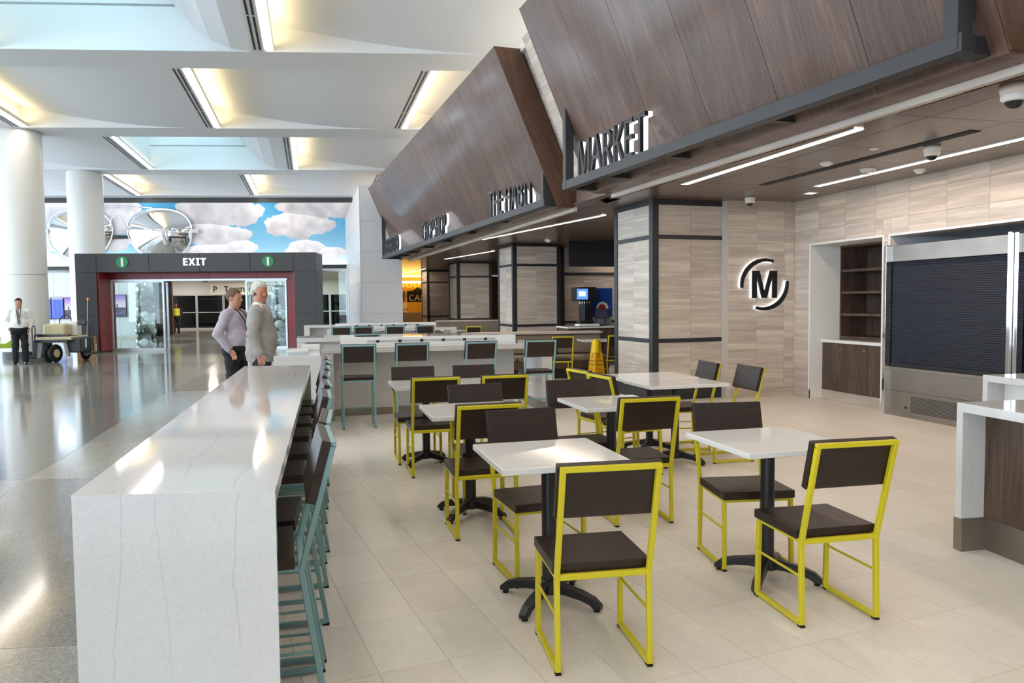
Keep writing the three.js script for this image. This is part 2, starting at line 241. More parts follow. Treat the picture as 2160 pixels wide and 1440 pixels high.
stoneTiles(wfc, 9.0, 3.12 - 0.14, (g) => { g.rotateY(-Math.PI / 2); g.translate(WX + 0.014, 0, -10.56); }, [[10.56 + NZ0, 10.56 + NZ1, 0, HEAD], [10.56 + SZ0, 10.56 + SZ1, 0, HEAD]], 0.14);
const wm = struct('wall_sign', 'streaky stone tile wall carrying the round halo lit M sign');
mesh('wall_core', bx(6.3, 7.7, 0, 3.2, -10.8, -10.56), M.stoneJoint, wm);
stoneTiles(wm, 1.18, 3.12 - 0.14, (g) => g.translate(6.32, 0, -10.56), null, 0.14, 0.5);
const bb = struct('baseboard_food_court', 'honed stone baseboard along the tiled wall');
for (const [a, b] of [[-10.55, NZ0], [NZ1 + 0.02, SZ0]]) mesh('skirting', bx(WX - 0.012, WX + 0.014, 0, 0.14, a, b), M.stones[1], bb);
mesh('skirting', bx(6.4, WX, 0, 0.14, -10.548, -10.53), M.stones[1], bb);

// ---- low timber ceilings of the food court
const fcc = struct('ceiling_food_court', 'dark glossy timber panel ceiling over the food court');
mesh('ceiling_core', [slabPoly([[5.2, 8], [12, 8], [12, -11.4], [4.12, -11.4], [4.56, -3.95]], 3.121, 3.3), slabPoly([[4.25, -11.4], [12, -11.4], [12, -43.5], [3.3, -43.5], [3.2, -26.6]].reverse(), 3.121, 3.3)], M.ceilWood, fcc);
for (let i = -1; i < 4; i++) for (let k = 0; k < 12; k++) { const x0 = 4.3 + i * 0.86, z0 = -11.5 + k * 1.22, p = clip([[x0 + 0.004, z0 + 0.004], [x0 + 0.856, z0 + 0.004], [x0 + 0.856, z0 + 1.216], [x0 + 0.004, z0 + 1.216]], -6.1, 0.37, -6.1 * 4.56 + 0.37 * -3.95); if (p.length > 2) mesh('timber_panel', swapUV(slabPoly(p.reverse(), 3.1, 3.12, rnd() * 3, rnd() * 3)), M.ceilWood, fcc); }
{ const a = 8 * R; for (let i = -1; i < 9; i++) for (let k = -1; k < 26; k++) {
  const x = 0.95 * i, z = -1.22 * k, q = [[x + 0.004, z - 0.004], [x + 0.946, z - 0.004], [x + 0.946, z - 1.216], [x + 0.004, z - 1.216]].map(([u, v]) => [4.2 + u * Math.cos(a) + v * Math.sin(a), -11.5 - u * Math.sin(a) + v * Math.cos(a)]);
  let p = clip(q, 0, 1, -11.5); if (p.length > 2) p = clip(p, 1, 0, 11.9); if (p.length > 2) p = clip(p, -15.2, 1.05, -15.2 * 4.25 + 1.05 * -11.4); if (p.length < 3) continue;
  mesh('timber_panel', swapUV(slabPoly([...p], 3.1, 3.12, rnd() * 3, rnd() * 3)), M.ceilWood, fcc);
} }
// ---- leaning stone-clad bulkhead behind the two timber canopies
const CAN = { // the two canopies: foot of the timber near -> far, and the sign bar near -> far
  market: { n: V(4.27, 3.1, -3.95), f: V(3.9, 3.1, -10.05), bn: V(3.987, 3.1, -3.95), bf: V(3.424, 3.1, -10.04), off: 0 }, habit: { n: V(3.9, 3.1, -11.85), f: V(3.08, 3.1, -26.6), bn: V(3.68, 3.1, -11.75), bf: V(2.43, 3.1, -26.58), off: 0 },
};
const LEAN = 1.05, TOP = 5.55;
const bulk = struct('wall_bulkhead', 'pale streaky stone bulkhead leaning out behind the timber canopies');
function leanSlab(along0, along1, o0, o1, y0, y1, lean, c) { // slab between two lengths along a canopy; o = distance out from the timber foot
  const d = c.f.clone().sub(c.n); d.y = 0; d.normalize(); const out = V(d.z, 0, -d.x); if (out.x > 0) out.negate();
  const foot = c.n.clone().addScaledVector(out, -c.off), P = (l, o, y) => foot.clone().addScaledVector(d, l).addScaledVector(out, o + lean * (y - 3.1) / (TOP - 3.1)).setY(y);
  const q = [P(along0, o0, y0), P(along0, o1, y0), P(along0, o1, y1), P(along0, o0, y1), P(along1, o0, y0), P(along1, o1, y0), P(along1, o1, y1), P(along1, o0, y1)];
  const pos = [], uv = [], L = [0, 1, 2, 3].map(() => 0); const face = (a, b, e, f, us) => { const t = [[a, us[0]], [b, us[1]], [e, us[2]], [a, us[0]], [e, us[2]], [f, us[3]]]; for (const [i, w] of t) { pos.push(q[i].x, q[i].y, q[i].z); uv.push(w[0], w[1]); } };
  const w = along1 - along0, h = (y1 - y0) * 1.09, tk = o1 - o0, r0 = rnd() * 4, r1 = rnd() * 4, U = (a, b) => [a + r0, b + r1];
  face(1, 5, 6, 2, [U(0, 0), U(w, 0), U(w, h), U(0, h)]); face(4, 0, 3, 7, [U(0, 0), U(w, 0), U(w, h), U(0, h)]); face(0, 1, 2, 3, [U(0, 0), U(tk, 0), U(tk, h), U(0, h)]); face(5, 4, 7, 6, [U(0, 0), U(tk, 0), U(tk, h), U(0, h)]); face(3, 2, 6, 7, [U(0, 0), U(tk, 0), U(tk, w), U(0, w)]); face(0, 4, 5, 1, [U(0, 0), U(w, 0), U(w, tk), U(0, tk)]);
  const g = new THREE.BufferGeometry(); g.setAttribute('position', new THREE.BufferAttribute(new Float32Array(pos), 3)); g.setAttribute('uv', new THREE.BufferAttribute(new Float32Array(uv), 2)); g.computeVertexNormals(); return g;
}
mesh('stone_face', leanSlab(-3, 7.5, -0.62, -0.46, 3.1, 5.62, 0.96 * LEAN, CAN.market), M.stones[2], bulk);
mesh('stone_face', leanSlab(-1.2, 15.2, -0.62, -0.46, 3.1, 5.62, 0.96 * LEAN, CAN.habit), M.stones[2], bulk);
mesh('stone_step', leanSlab(-0.1, 6.2, -0.36, -0.3, 3.03, 3.1, 0, CAN.market), M.stones[2], bulk); mesh('stone_step', leanSlab(-0.1, 14.9, -0.36, -0.3, 3.03, 3.1, 0, CAN.habit), M.stones[2], bulk);
mesh('roof_slab', [bx(3.3, 12, 5.5, 5.62, -27.3, 4)], M.white, bulk);

// ---- stone columns in black steel frames
function stoneColumn(x, z, label, w = 1.36, d = 1.3, turn = 4 * R) {   // x, z: the corner nearest the dining tables
  const t = thing('clad_column', label, 'column', [x, 0, z], turn); t.userData.kind = 'structure'; delete t.userData.category;
  mesh('column_core', bx(0.03, w - 0.03, 0, 3.1, -d + 0.03, -0.03), M.stoneJoint, t);
  const hs = 0.335, nh = 9;
  const face = (len, place) => stoneTiles(t, len, 2.92, place, null, 0.18, len / 2, hs);
  face(w - 0.1, (g) => g.translate(0.05, 0, -0.03)); face(d - 0.1, (g) => { g.rotateY(-Math.PI / 2); g.translate(0.03, 0, -d + 0.05); });
  face(w - 0.1, (g) => { g.rotateY(Math.PI); g.translate(w - 0.05, 0, -d + 0.03); }); face(d - 0.1, (g) => { g.rotateY(Math.PI / 2); g.translate(w - 0.03, 0, -0.05); });
  for (const [a, b] of [[0, 0], [w - 0.11, 0], [0, -d + 0.11], [w - 0.11, -d + 0.11]]) mesh('corner_post', rbx(a, a + 0.11, 0, 3.1, b - 0.11, b, 0.004), M.blackSteel, t);
  for (const y of [0.93, 2.53, 3.06]) { const hh = y > 3 ? 0.04 : 0.032; mesh('rail', [rbx(0.11, w - 0.11, y - hh, y + hh, -0.05, -0.002, 0.003), rbx(0.11, w - 0.11, y - hh, y + hh, -d + 0.002, -d + 0.05, 0.003), rbx(0.002, 0.05, y - hh, y + hh, -d + 0.11, -0.11, 0.003), rbx(w - 0.05, w - 0.002, y - hh, y + hh, -d + 0.11, -0.11, 0.003)], M.blackSteel, t); }
  mesh('plinth', [rbx(0.1, w - 0.1, 0, 0.2, -0.05, -0.005, 0.003), rbx(0.005, 0.05, 0, 0.2, -d + 0.1, -0.1, 0.003), rbx(w - 0.05, w - 0.005, 0, 0.2, -d + 0.1, -0.1, 0.003), rbx(0.1, w - 0.1, 0, 0.2, -d + 0.005, -d + 0.05, 0.003)], M.blackSteel, t);
  return t;
}
const colA = stoneColumn(5.06, -10.62, 'stone clad column in black steel frame beside the round M sign');
{ const o = thing('power_outlet', 'white double power outlet low on the stone column', 'outlet', [5.06, 0, -10.62], 4 * R); mesh('cover_plate', rb(0.006, 0.12, 0.075, 0.014, 0.5, -0.62, 0.002), M.plastic, o); for (const y of [0.525, 0.475]) mesh('socket', rb(0.004, 0.028, 0.03, 0.0105, y, -0.62, 0.001), M.dark, o); }
stoneColumn(5.15, -19.2, 'stone clad column in black frame standing behind the padded bench');
stoneColumn(5.3, -27.8, 'stone clad column in black frame between the bench and the yellow mural');
stoneColumn(5.28, -35.2, 'farthest stone clad column in black frame beside the yellow mural');
// ---- two round white columns of the hall
function roundColumn(s, t, label) {
  const p = hall(s, t), g = struct('round_column', label); g.position.copy(p);
  mesh('shaft', cyl(0.64, 0.64, 4.26, 0, 4.67, 0, 64), M.columnWhite, g); mesh('shaft', cyl(0.64, 0.64, 2.3, 0, 1.37, 0, 64), M.columnWhite, g); mesh('joint', cyl(0.60, 0.60, 0.05, 0, 2.53, 0, 48), M.columnWhite, g);
  mesh('base_ring', cyl(0.63, 0.63, 0.22, 0, 0.11, 0, 64), M.charcoal, g); mesh('neck', cyl(0.58, 0.58, 0.06, 0, 6.83, 0, 48), M.columnWhite, g);
}
roundColumn(-13.3, 24.05, 'round white column with a dark base beside the man in the tie');
roundColumn(-14.72, 31.1, 'round white column rising behind the exit portal and utility cart');
// ================================================================ CANOPIES AND SIGNS
const fontThin = await new FontLoader().loadAsync('fonts/droid/droid_sans_regular.typeface.json');
const font = await new FontLoader().loadAsync('fonts/droid/droid_sans_bold.typeface.json');
function letter(ch, h, depth, squeeze = 1, face = font) { const g = new TextGeometry(ch, { font: face, size: h / 0.72 * 0.72, depth, curveSegments: 6, bevelEnabled: false }); g.computeBoundingBox(); const b = g.boundingBox; g.translate(-b.min.x, -b.min.y, 0); const k = h / (b.max.y - b.min.y); g.scale(k * squeeze, k, 1); g.computeVertexNormals(); return [g, (b.max.x - b.min.x) * k * squeeze]; }
function canopy(c, panels, label, signs, braces, near, far) {
  const d = c.f.clone().sub(c.n); const len = d.length(); d.normalize(); const t = thing('timber_canopy', label, 'canopy');
  const w = (len + near + far) / panels;
  mesh('canopy_core', leanSlab(-near + 0.02, len + far - 0.02, -0.42, -0.03, 3.11, TOP - 0.01, LEAN * 0.985, c), M.walnut, t);
  for (let i = 0; i < panels; i++) mesh('timber_panel', leanSlab(-near + i * w + 0.003, -near + (i + 1) * w - 0.003, -0.03, 0, 3.1, TOP, LEAN, c), i % 2 ? M.walnut : M.walnutB, t);
  mesh('end_panel', leanSlab(-near - 0.02, -near, -0.44, 0.001, 3.1, TOP + 0.005, LEAN, c), M.walnutDark, t); mesh('end_panel', leanSlab(len + far, len + far + 0.02, -0.44, 0.001, 3.1, TOP + 0.005, LEAN, c), M.walnutDark, t);
  mesh('bottom_panel', leanSlab(-near, len + far, -0.3, 0.0, 3.085, 3.1, LEAN, c), M.walnut, t);
  // steel sign frame in front
  const e = c.bf.clone().sub(c.bn), bl = e.length(); e.normalize(); const out = V(e.z, 0, -e.x); if (out.x > 0) out.negate();
  const f = new THREE.Group(); f.name = 'sign_frame'; f.userData.label = 'dark steel frame carrying the sign letters'; t.add(f);
  const P = (l, o, y) => c.bn.clone().addScaledVector(e, l).addScaledVector(out, -o).setY(y), g0 = Math.abs(c.n.x - c.bn.x), g1 = Math.abs(c.f.x - c.bf.x), gapAt = (l) => g0 + (g1 - g0) * l / bl;
  const B = 0.12;
  mesh('front_bar', bar(P(-0.02, B / 2, 3.1 + B / 2), P(bl + 0.02, B / 2, 3.1 + B / 2), B, B), M.blackSteel, f);
  for (const l of [B / 2, bl - B / 2]) { const top = 3.1 + gapAt(l) * (TOP - 3.1) / LEAN + 0.12; mesh('end_post', bar(P(l, B / 2, 3.12), P(l, B / 2, top), B, B), M.blackSteel, f); mesh('end_arm', bar(P(l, B, 3.1 + B / 2), P(l, gapAt(l) + 0.02, 3.1 + B / 2), B, B), M.blackSteel, f); }
  for (const l of braces) mesh('arm', bar(P(l, B, 3.135), P(l, gapAt(l) + 0.06, 3.135), 0.07, 0.07), M.blackSteel, f);
  { const g = slabPoly([P(0.1, B, 0), P(bl - 0.1, B, 0), P(bl - 0.1, gapAt(bl), 0), P(0.1, gapAt(0), 0)].map((p) => [p.x, p.z]), 3.185, 3.19); mesh('glass_panel', g, M.glassTint, f); }
  const yaw = Math.atan2(-e.z, e.x) + Math.PI;             // letters read from far to near, facing the hall
  for (const [text, l0, l1, h, name] of signs) {            // l0: where the word starts (far side), l1: where it ends
    const s = thing('sign_letters', 'black halo lit letters ' + text + ' standing on the canopy steel bar', 'sign');
    const ls = [...text].map((ch) => ch === ' ' ? [null, h * 0.28] : letter(ch, h, 0.045, 1, fontThin)); const gap = h * 0.1, total = ls.reduce((a, v) => a + v[1] + gap, -gap), k = Math.abs(l0 - l1) / total;
    let x = 0; s.position.copy(P(l0, 0.07, 3.1 + B)); s.rotation.y = yaw;
    for (const [g, wd] of ls) { if (g) { g.scale(k, 1, 1); g.translate(x * k, 0, 0); const L = mesh('letter', g, M.blackIron, s); const q = g.clone(); q.scale(1, 1, 1.3); q.translate(0, 0, -0.0595); mesh('lit_back', q, M.letterGlow, L); } x += wd + gap; }
  }
  return t;
}
const onBar = (c, px) => { // distance along a sign bar of a photograph column (turned into a direction from the camera)
  const m = new THREE.Matrix4().makeRotationFromEuler(camera.rotation), v = V((px - 1080) / 1589, 0, -1).applyMatrix4(m), d = c.f.clone().sub(c.n), L = d.length(); d.normalize();
  return -(c.n.x * v.z - c.n.z * v.x) / (d.x * v.z - d.z * v.x);
};
canopy(CAN.market, 6, 'near walnut timber canopy leaning out over the M sign corner', [['MARKET', 9.55 - 4.05 + 0.32, 0, 0.56]].map(([t, , , h]) => [t, 5.68, 3.92, 0.45]), [1.9, 3.6, 5.0], 0.1, 0.12);
canopy(CAN.habit, 13, 'long walnut timber canopy leaning out towards the exit portal', [['THE HABIT', 2.97, 0.55, 0.52], ['CHOPSHOP', 8.85, 6.35, 0.5], ['UBERRITO', 14.65, 12.2, 0.5]], [2.6, 5.0, 7.3, 9.5, 11.6, 13.3], 0.1, 0.3);

// ---- round M sign on the stone wall
{ const s = thing('wall_sign', 'round black sign with letter M and two arcs, halo lit from behind', 'sign', [6.925, 1.79, -10.545]);
  const [m, w] = letter('M', 0.43, 0.03); m.translate(-w / 2, -0.215, 0.04); mesh('letter', m, M.black, s); const b = m.clone(); b.translate(0, 0, -0.018); b.scale(0.97, 0.97, 0.5); mesh('lit_back', b, M.haloGlow, s);
  for (const [a0, a1] of [[68, 188], [248, 368]]) { const pts = [], r0 = 0.385, n = 24; for (let i = 0; i <= n; i++) { const a = (a0 + (a1 - a0) * i / n) * R; pts.push([Math.cos(a) * 0.43, Math.sin(a) * 0.41]); } for (let i = n; i >= 0; i--) { const f = i / n, a = (a0 + (a1 - a0) * f) * R, k = 0.9 - 0.06 * Math.sin(Math.PI * f); pts.push([Math.cos(a) * 0.43 * k, Math.sin(a) * 0.41 * k]); }
    const g = extrude(pts, 0.03); const g2 = g.clone(); g.translate(0, 0, 0.04); const arc = mesh('arc', g, M.black, s); g2.scale(0.985, 0.985, 0.5); g2.translate(0, 0, 0.012); mesh('lit_back', g2, M.haloGlow, arc); }
}

// ================================================================ LAMPS
// hall light lines: a bright lens at beam level and an up-light in the cove beside it
lightLines.forEach(({ x, t0, t1, bay, sky }) => {
  const za = zOf(x, t0 + 0.05), zb = zOf(x, t1 - 0.05), L = za - zb, zm = (za + zb) / 2, near = ['above the food court', 'over the concourse'][x < 1 ? 1 : 0];
  const t = thing('linear_light', 'long ceiling light line set between white ceiling beams of the concourse', 'light', [x, CH, zm], 0, 'concourse ceiling light lines');
  mesh('housing', bx(-0.1, 0.1, 0.02, 0.12, -L / 2, L / 2), M.white, t); mesh('lens', bx(-0.065, 0.065, 0.0, 0.02, -L / 2, L / 2), M.stripCool, t);
  mesh('cove_lens', bx(-0.02, 0.1, 0.12, 0.135, -L / 2 + 0.1, L / 2 - 0.1), M.coveWarm, t);
  if (x > -9 && x < 6) { t.add(area(0.13, L, '#fff3e4', 28, 0, -0.02, 0, [0, -1, 0])); if (!sky) t.add(area(0.12, L - 0.2, '#ffe2a8', 14, 0.06, 0.15, 0, [0, 1, 0])); }
  // twin slot air diffuser in the flat edge of the panel beside it
  if (bay >= 3 && x < 5) { const v = thing('slot_diffuser', 'black twin slot air diffuser beside a concourse ceiling light line', 'vent', [x - 0.23, CH, zm], 0, 'ceiling slot diffusers'); for (const dx of [-0.05, 0.05]) for (let k = 0; k < 3; k++) { const seg = L / 3; mesh('slot', bx(dx - 0.022, dx + 0.022, -0.006, 0.02, -L / 2 + k * seg + 0.04, -L / 2 + (k + 1) * seg - 0.04), M.black, v); } }
});
// food court light strips recessed in the timber
function strip(x0, z0, x1, z1, w, label, power = 1) {
  const a = V(x0, 0, z0), b = V(x1, 0, z1), L = a.distanceTo(b), t = thing('light_strip', label, 'light', [(x0 + x1) / 2, 3.1, (z0 + z1) / 2], Math.atan2(x1 - x0, z1 - z0), 'timber ceiling light strips');
  mesh('trim', [bx(-w / 2 - 0.012, -w / 2, -0.012, 0.004, -L / 2, L / 2), bx(w / 2, w / 2 + 0.012, -0.012, 0.004, -L / 2, L / 2)], M.white, t); mesh('lens', bx(-w / 2, w / 2, -0.009, 0.004, -L / 2, L / 2), M.stripWarm, t);
  t.add(area(w, L, '#ffe4cc', 28 * power, 0, -0.02, 0, [0, -1, 0])); return t;
}
strip(4.84, -9.2, 4.86, -5.9, 0.1, 'outer warm light strip in the timber ceiling nearest the walnut canopy');
strip(6.74, -9.0, 6.75, -4.2, 0.1, 'inner warm light strip in the timber ceiling close to the stone wall');
strip(5.0, -3.4, 5.0, 0.5, 0.1, 'warm light strip in the timber ceiling over the near white counter');
strip(4.08, -18.2, 5.115, -12.74, 0.1, 'long warm light strip in the timber ceiling above the padded bench');
strip(4.6, -26.4, 5.34, -22.17, 0.1, 'far warm light strip in the timber ceiling behind the padded bench');
strip(7.9, -24.6, 8.9, -18.0, 0.1, 'warm light strip in the timber ceiling over the drinks counter');
strip(4.55, -40, 5.0, -34, 0.1, 'farthest warm light strip beside the yellow mural');
{ const v = thing('linear_diffuser', 'long black linear air diffuser in the timber ceiling between two light strips', 'vent', [5.98, 3.1, -7.4], 0.02); for (let k = -1; k <= 1; k++) mesh('blade', bx(k * 0.04 - 0.014, k * 0.04 + 0.014, -0.008, 0.004, -1.65, 1.65), M.black, v); mesh('frame', [bx(-0.075, -0.06, -0.004, 0.004, -1.65, 1.65), bx(0.06, 0.075, -0.004, 0.004, -1.65, 1.65)], M.dark, v); }
// devices on the timber ceiling
const atCeil = (px, py) => { const m = new THREE.Matrix4().makeRotationFromEuler(camera.rotation), v = V((px - 1080) / 1589, -(py - 720) / 1589, -1).applyMatrix4(m); const k = (3.1 - 1.55) / v.y; return [v.x * k, 3.1, v.z * k]; };
function dome(px, py, label, s = 1) { const t = thing('dome_camera', label, 'camera', atCeil(px, py)); mesh('base', lathe([[0, 0], [0.075, 0], [0.08, -0.03], [0.07, -0.06], [0, -0.06]].map(([a, b]) => [a * s, b * s])), M.plastic, t); mesh('collar', lathe([[0.07, -0.055], [0.072, -0.085], [0.05, -0.1], [0, -0.1]].map(([a, b]) => [a * s, b * s])), M.plastic, t); const d = new THREE.SphereGeometry(0.052 * s, 24, 12, 0, 6.2832, Math.PI / 2, Math.PI / 2); d.translate(0, -0.088 * s, 0); mesh('dome', d, M.blackIron, t); return t; }
dome(2140, 178, 'large white dome camera on the timber ceiling above the near counter', 1.25); dome(1966, 308, 'white dome camera on the timber ceiling beside the inner light strip', 1.05); dome(1582, 415, 'small white dome camera on the timber ceiling above the round M sign', 1.0);
function disc(px, py, label, name, r, h) { const t = thing(name, label, 'detector', atCeil(px, py)); mesh('base', cyl(r, r * 0.92, h * 0.5, 0, -h * 0.25, 0, 32), M.plastic, t); mesh('cap', cyl(r * 0.75, r * 0.5, h * 0.5, 0, -h * 0.75, 0, 32), M.plastic, t); }
disc(1743, 343, 'round white smoke detector on the timber ceiling beside the linear diffuser', 'smoke_detector', 0.075, 0.04); disc(1940, 357, 'cone shaped white sprinkler cover close to the stone wall', 'sprinkler_cover', 0.07, 0.05); disc(1844, 314, 'flat white disc flush in the timber ceiling beside the diffuser', 'ceiling_disc', 0.05, 0.012); disc(1157, 505, 'round white smoke detector on the timber ceiling above the padded bench', 'smoke_detector', 0.1, 0.07);
{ const t = thing('fire_strobe', 'white round ceiling strobe with red lettering under the inner strip', 'alarm', atCeil(1831, 357)); mesh('base', cyl(0.095, 0.085, 0.03, 0, -0.015, 0, 32), M.plastic, t); mesh('lens', rb(0.06, 0.04, 0.05, 0, -0.045, 0, 0.01), M.chrome, t); mesh('lettering', bx(0.03, 0.08, -0.032, -0.03, -0.01, 0.01), std({ color: C('#c33'), roughness: 0.5 }), t); }
{ const t = thing('downlight', 'small square downlight in the timber ceiling near the M sign', 'light', atCeil(1710, 407)); mesh('trim', bx(-0.085, 0.085, -0.006, 0.004, -0.085, 0.085), M.plastic, t); mesh('lens', bx(-0.055, 0.055, -0.009, 0.0, -0.055, 0.055), M.stripWarm, t); t.add(area(0.11, 0.11, '#ffd9b0', 14, 0, -0.015, 0, [0, -1, 0])); }
// ================================================================ CHAIRS, STOOLS, TABLES
function seatFrame(name, label, cat, seatH, backTop, hw, hd, paint, tubeW, rods) {   // the sitter faces -z; origin on the floor under the seat
  const t = thing(name, label, cat), w = tubeW, lean = 0.125, kick = cat === 'stool' ? 0.085 : 0.012, y0 = seatH - 0.05, fr = V(hw, 0, 0);
  for (const s of [-1, 1]) {
    mesh('leg', bar(V(s * hw, 0.012, -hd), V(s * (hw - 0.002), y0, -hd + 0.012), w, w), paint, t);
    mesh('leg', [bar(V(s * hw, 0.012, hd + kick), V(s * hw, y0, hd), w, w), bar(V(s * hw, y0 - 0.008, hd), V(s * hw, backTop, hd + lean), w, w)], paint, t);
    mesh('runner', bar(V(s * hw, 0.018, -hd), V(s * hw, 0.018, hd + kick), w, w), paint, t);
    for (const y of rods) mesh('side_rod', cyl(0.0065, 0.0065, hd * 2 + kick * (1 - y / y0), s * hw, y, kick * (1 - y / y0) / 2, 8, 'z'), paint, t);
    for (const z of [hd + kick - 0.005, -hd + 0.005]) mesh('foot_glide', bx(s * hw - w / 2, s * hw + w / 2, 0, 0.008, z - 0.015, z + 0.015), M.rubber, t);
    mesh('side_rail', bar(V(s * hw, y0 + 0.004, -hd), V(s * hw, y0 + 0.004, hd), w * 0.8, w * 0.8), paint, t);
  }
  mesh('rear_rail', bar(V(-hw, y0 + 0.002, hd), V(hw, y0 + 0.002, hd), w, w * 1.05), paint, t); mesh('front_rail', bar(V(-hw, y0 + 0.002, -hd + 0.012), V(hw, y0 + 0.002, -hd + 0.012), w, w), paint, t);
  mesh('top_rail', bar(V(-hw - w / 2, backTop, hd + lean), V(hw + w / 2, backTop, hd + lean), w, w), paint, t);
  if (cat === 'stool') mesh('foot_bar', bar(V(-hw, 0.2, -hd), V(hw, 0.2, -hd), w * 0.8, w * 0.8), paint, t);
  const seat = rb(hw * 2 + 0.025, 0.045, hd * 2 - 0.005, 0, seatH - 0.0195, -0.018, 0.004, 2); mesh('seat', seat, M.seatWood, t);
  const ph = 0.235, pw = hw * 2 + 0.04, a = Math.atan2(lean, backTop - y0), b = new RoundedBoxGeometry(pw, ph, 0.034, 2, 0.004); // panel screwed to the sitter's side of the frame
  b.translate(0, backTop - ph / 2 + 0.026 - y0, -w / 2 - 0.017); uvBox(b); const bb2 = swapUV(uvBox(b)); bb2.rotateX(a); bb2.translate(0, y0, hd); mesh('backrest', bb2, M.seatWood, t);
  return t;
}
const chair0 = seatFrame('dining_chair', '', 'chair', 0.455, 0.885, 0.2, 0.195, M.yellow, 0.024, [0.24]);
const stool0 = seatFrame('bar_stool', '', 'stool', 0.63, 1.035, 0.195, 0.185, M.teal, 0.022, [0.13, 0.27]);
const used = { c: 0, s: 0 };
function chair(x, z, deg, label, group = 'yellow framed dining chairs') { if (!used.c++) { chair0.position.set(x, 0, z); chair0.rotation.y = deg * R; return tag(chair0, label, 'chair', group); } return dup(chair0, [x, 0, z], deg * R, label, group); }
function stool(x, z, deg, label, group) { if (!used.s++) { stool0.position.set(x, 0, z); stool0.rotation.y = deg * R; return tag(stool0, label, 'stool', group); } return dup(stool0, [x, 0, z], deg * R, label, group); }
const Y = 'yellow framed chair ';
chair(1.175, -3.10, -5, Y + 'back to the open floor, at the table by the long bar end');
chair(2.42, -3.22, -3, Y + 'at the table beside the white waterfall counter, back to the open floor');
chair(2.48, -3.95, 171, Y + 'at the table beside the white waterfall counter, facing the open floor');
chair(1.235, -4.09, 184, Y + 'facing the open floor at the table by the long bar end');
chair(1.09, -4.98, 0, Y + 'back to the floor at the second table along the long bar');
chair(1.25, -5.56, 181, Y + 'facing the floor at the second table along the long bar');
chair(2.21, -4.95, -3, Y + 'back to the floor at the lone table before the joined pair');
chair(2.08, -5.62, 180, Y + 'facing the floor at the lone table before the joined pair');
chair(1.045, -6.84, 0, Y + 'back out, at the twin tables before the teal stools, long bar end');
chair(1.67, -6.83, 0, Y + 'back out, at the twin tables before the teal stools, wall end');
chair(0.99, -7.40, 180, Y + 'backing the teal stools at the twin tables, long bar end');
chair(1.62, -7.38, 180, Y + 'backing the teal stools at the twin tables, wall end');
chair(2.76, -6.82, -82, Y + 'at the joined tables, concourse side, closer to the caution cone');
chair(2.77, -6.26, -84, Y + 'at the joined tables, concourse side, farther from the caution cone');
chair(3.76, -7.16, 86, Y + 'at the joined tables, wall side, closer to the stone column');
chair(3.87, -6.55, 88, Y + 'at the joined tables, wall side, under the round M sign');
chair(4.62, -13.78, -8, Y + 'drawn up to the padded bench tables beside the yellow caution cone', 'chairs at the padded bench');
chair(5.72, -13.75, -4, Y + 'at the padded bench table half hidden by the stone column', 'chairs at the padded bench');
chair(4.35, -20.6, -6, Y + 'at a far table behind the padded bench', 'chairs behind the padded bench');

function makeTable(w, d, label, group) { // square white top on a black pedestal with four arched toes
  const t = thing('cafe_table', label, 'table', [0, 0, 0], 0, group);
  mesh('tabletop', rb(w, 0.03, d, 0, 0.765, 0, 0.004, 2), M.quartzPlain, t);
  mesh('pedestal', cyl(0.038, 0.038, 0.68, 0, 0.41, 0, 28), M.blackIron, t); mesh('hub', lathe([[0, 0.125], [0.045, 0.125], [0.055, 0.1], [0.06, 0.06], [0.05, 0.05], [0, 0.05]], 28), M.blackIron, t); mesh('mount_plate', [bx(-0.16, 0.16, 0.742, 0.75, -0.03, 0.03), bx(-0.03, 0.03, 0.742, 0.75, -0.16, 0.16)], M.blackIron, t);
  for (let k = 0; k < 4; k++) { const a = (45 + 90 * k) * R, pr = [[0.03, 0.115], [0.1, 0.1], [0.19, 0.082], [0.25, 0.062], [0.285, 0.032], [0.285, 0.02], [0.255, 0.02], [0.235, 0.035], [0.18, 0.05], [0.1, 0.06], [0.03, 0.06]];
    const g = extrude(pr, 0.034, 0.006); g.translate(0, 0, -0.017); g.rotateY(a); const toe = mesh('toe', uvBox(g), M.blackIron, t); mesh('leveller', cyl(0.014, 0.016, 0.022, Math.cos(a) * 0.265, 0.011, -Math.sin(a) * 0.265, 14), M.rubber, toe); }
  return t;
}
const table0 = makeTable(0.655, 0.665, 'white topped cafe table on black pedestal beside the end of the long bar', 'cafe tables'); table0.position.set(1.16, 0, -3.655);
dup(table0, [2.43, 0, -3.64], 0, 'white topped cafe table on black pedestal closest to the white waterfall counter');
dup(table0, [1.10, 0, -5.35], 0, 'white topped cafe table on black pedestal, second along the long bar');
dup(table0, [2.22, 0, -5.39], 0, 'lone white topped cafe table between the long bar row and the joined pair');
dup(table0, [1.05, 0, -7.22], 0, 'white topped cafe table before the teal stools, the one closer to the long bar');
dup(table0, [1.71, 0, -7.22], 0, 'white topped cafe table before the teal stools, pushed against its twin on the wall side');
const wide = makeTable(0.80, 0.62, 'wider white topped table of the joined pair by the column, on the open floor side', 'cafe tables'); wide.position.set(3.33, 0, -6.5);
dup(wide, [3.36, 0, -7.125], 0, 'wider white topped table of the joined pair, the one closer to the stone column');
dup(table0, [4.42, 0, -14.32], -8 * R, 'white topped cafe table in front of the padded bench beside the bar end', 'tables at the padded bench');
dup(table0, [5.55, 0, -14.25], -8 * R, 'white topped cafe table in front of the padded bench behind the caution cone', 'tables at the padded bench');
dup(table0, [3.9, 0, -21.1], 0, 'white topped cafe table standing far behind the padded bench', 'tables behind the padded bench');
dup(table0, [6.4, 0, -21.4], 0, 'white topped cafe table behind the second stone column', 'tables behind the padded bench');

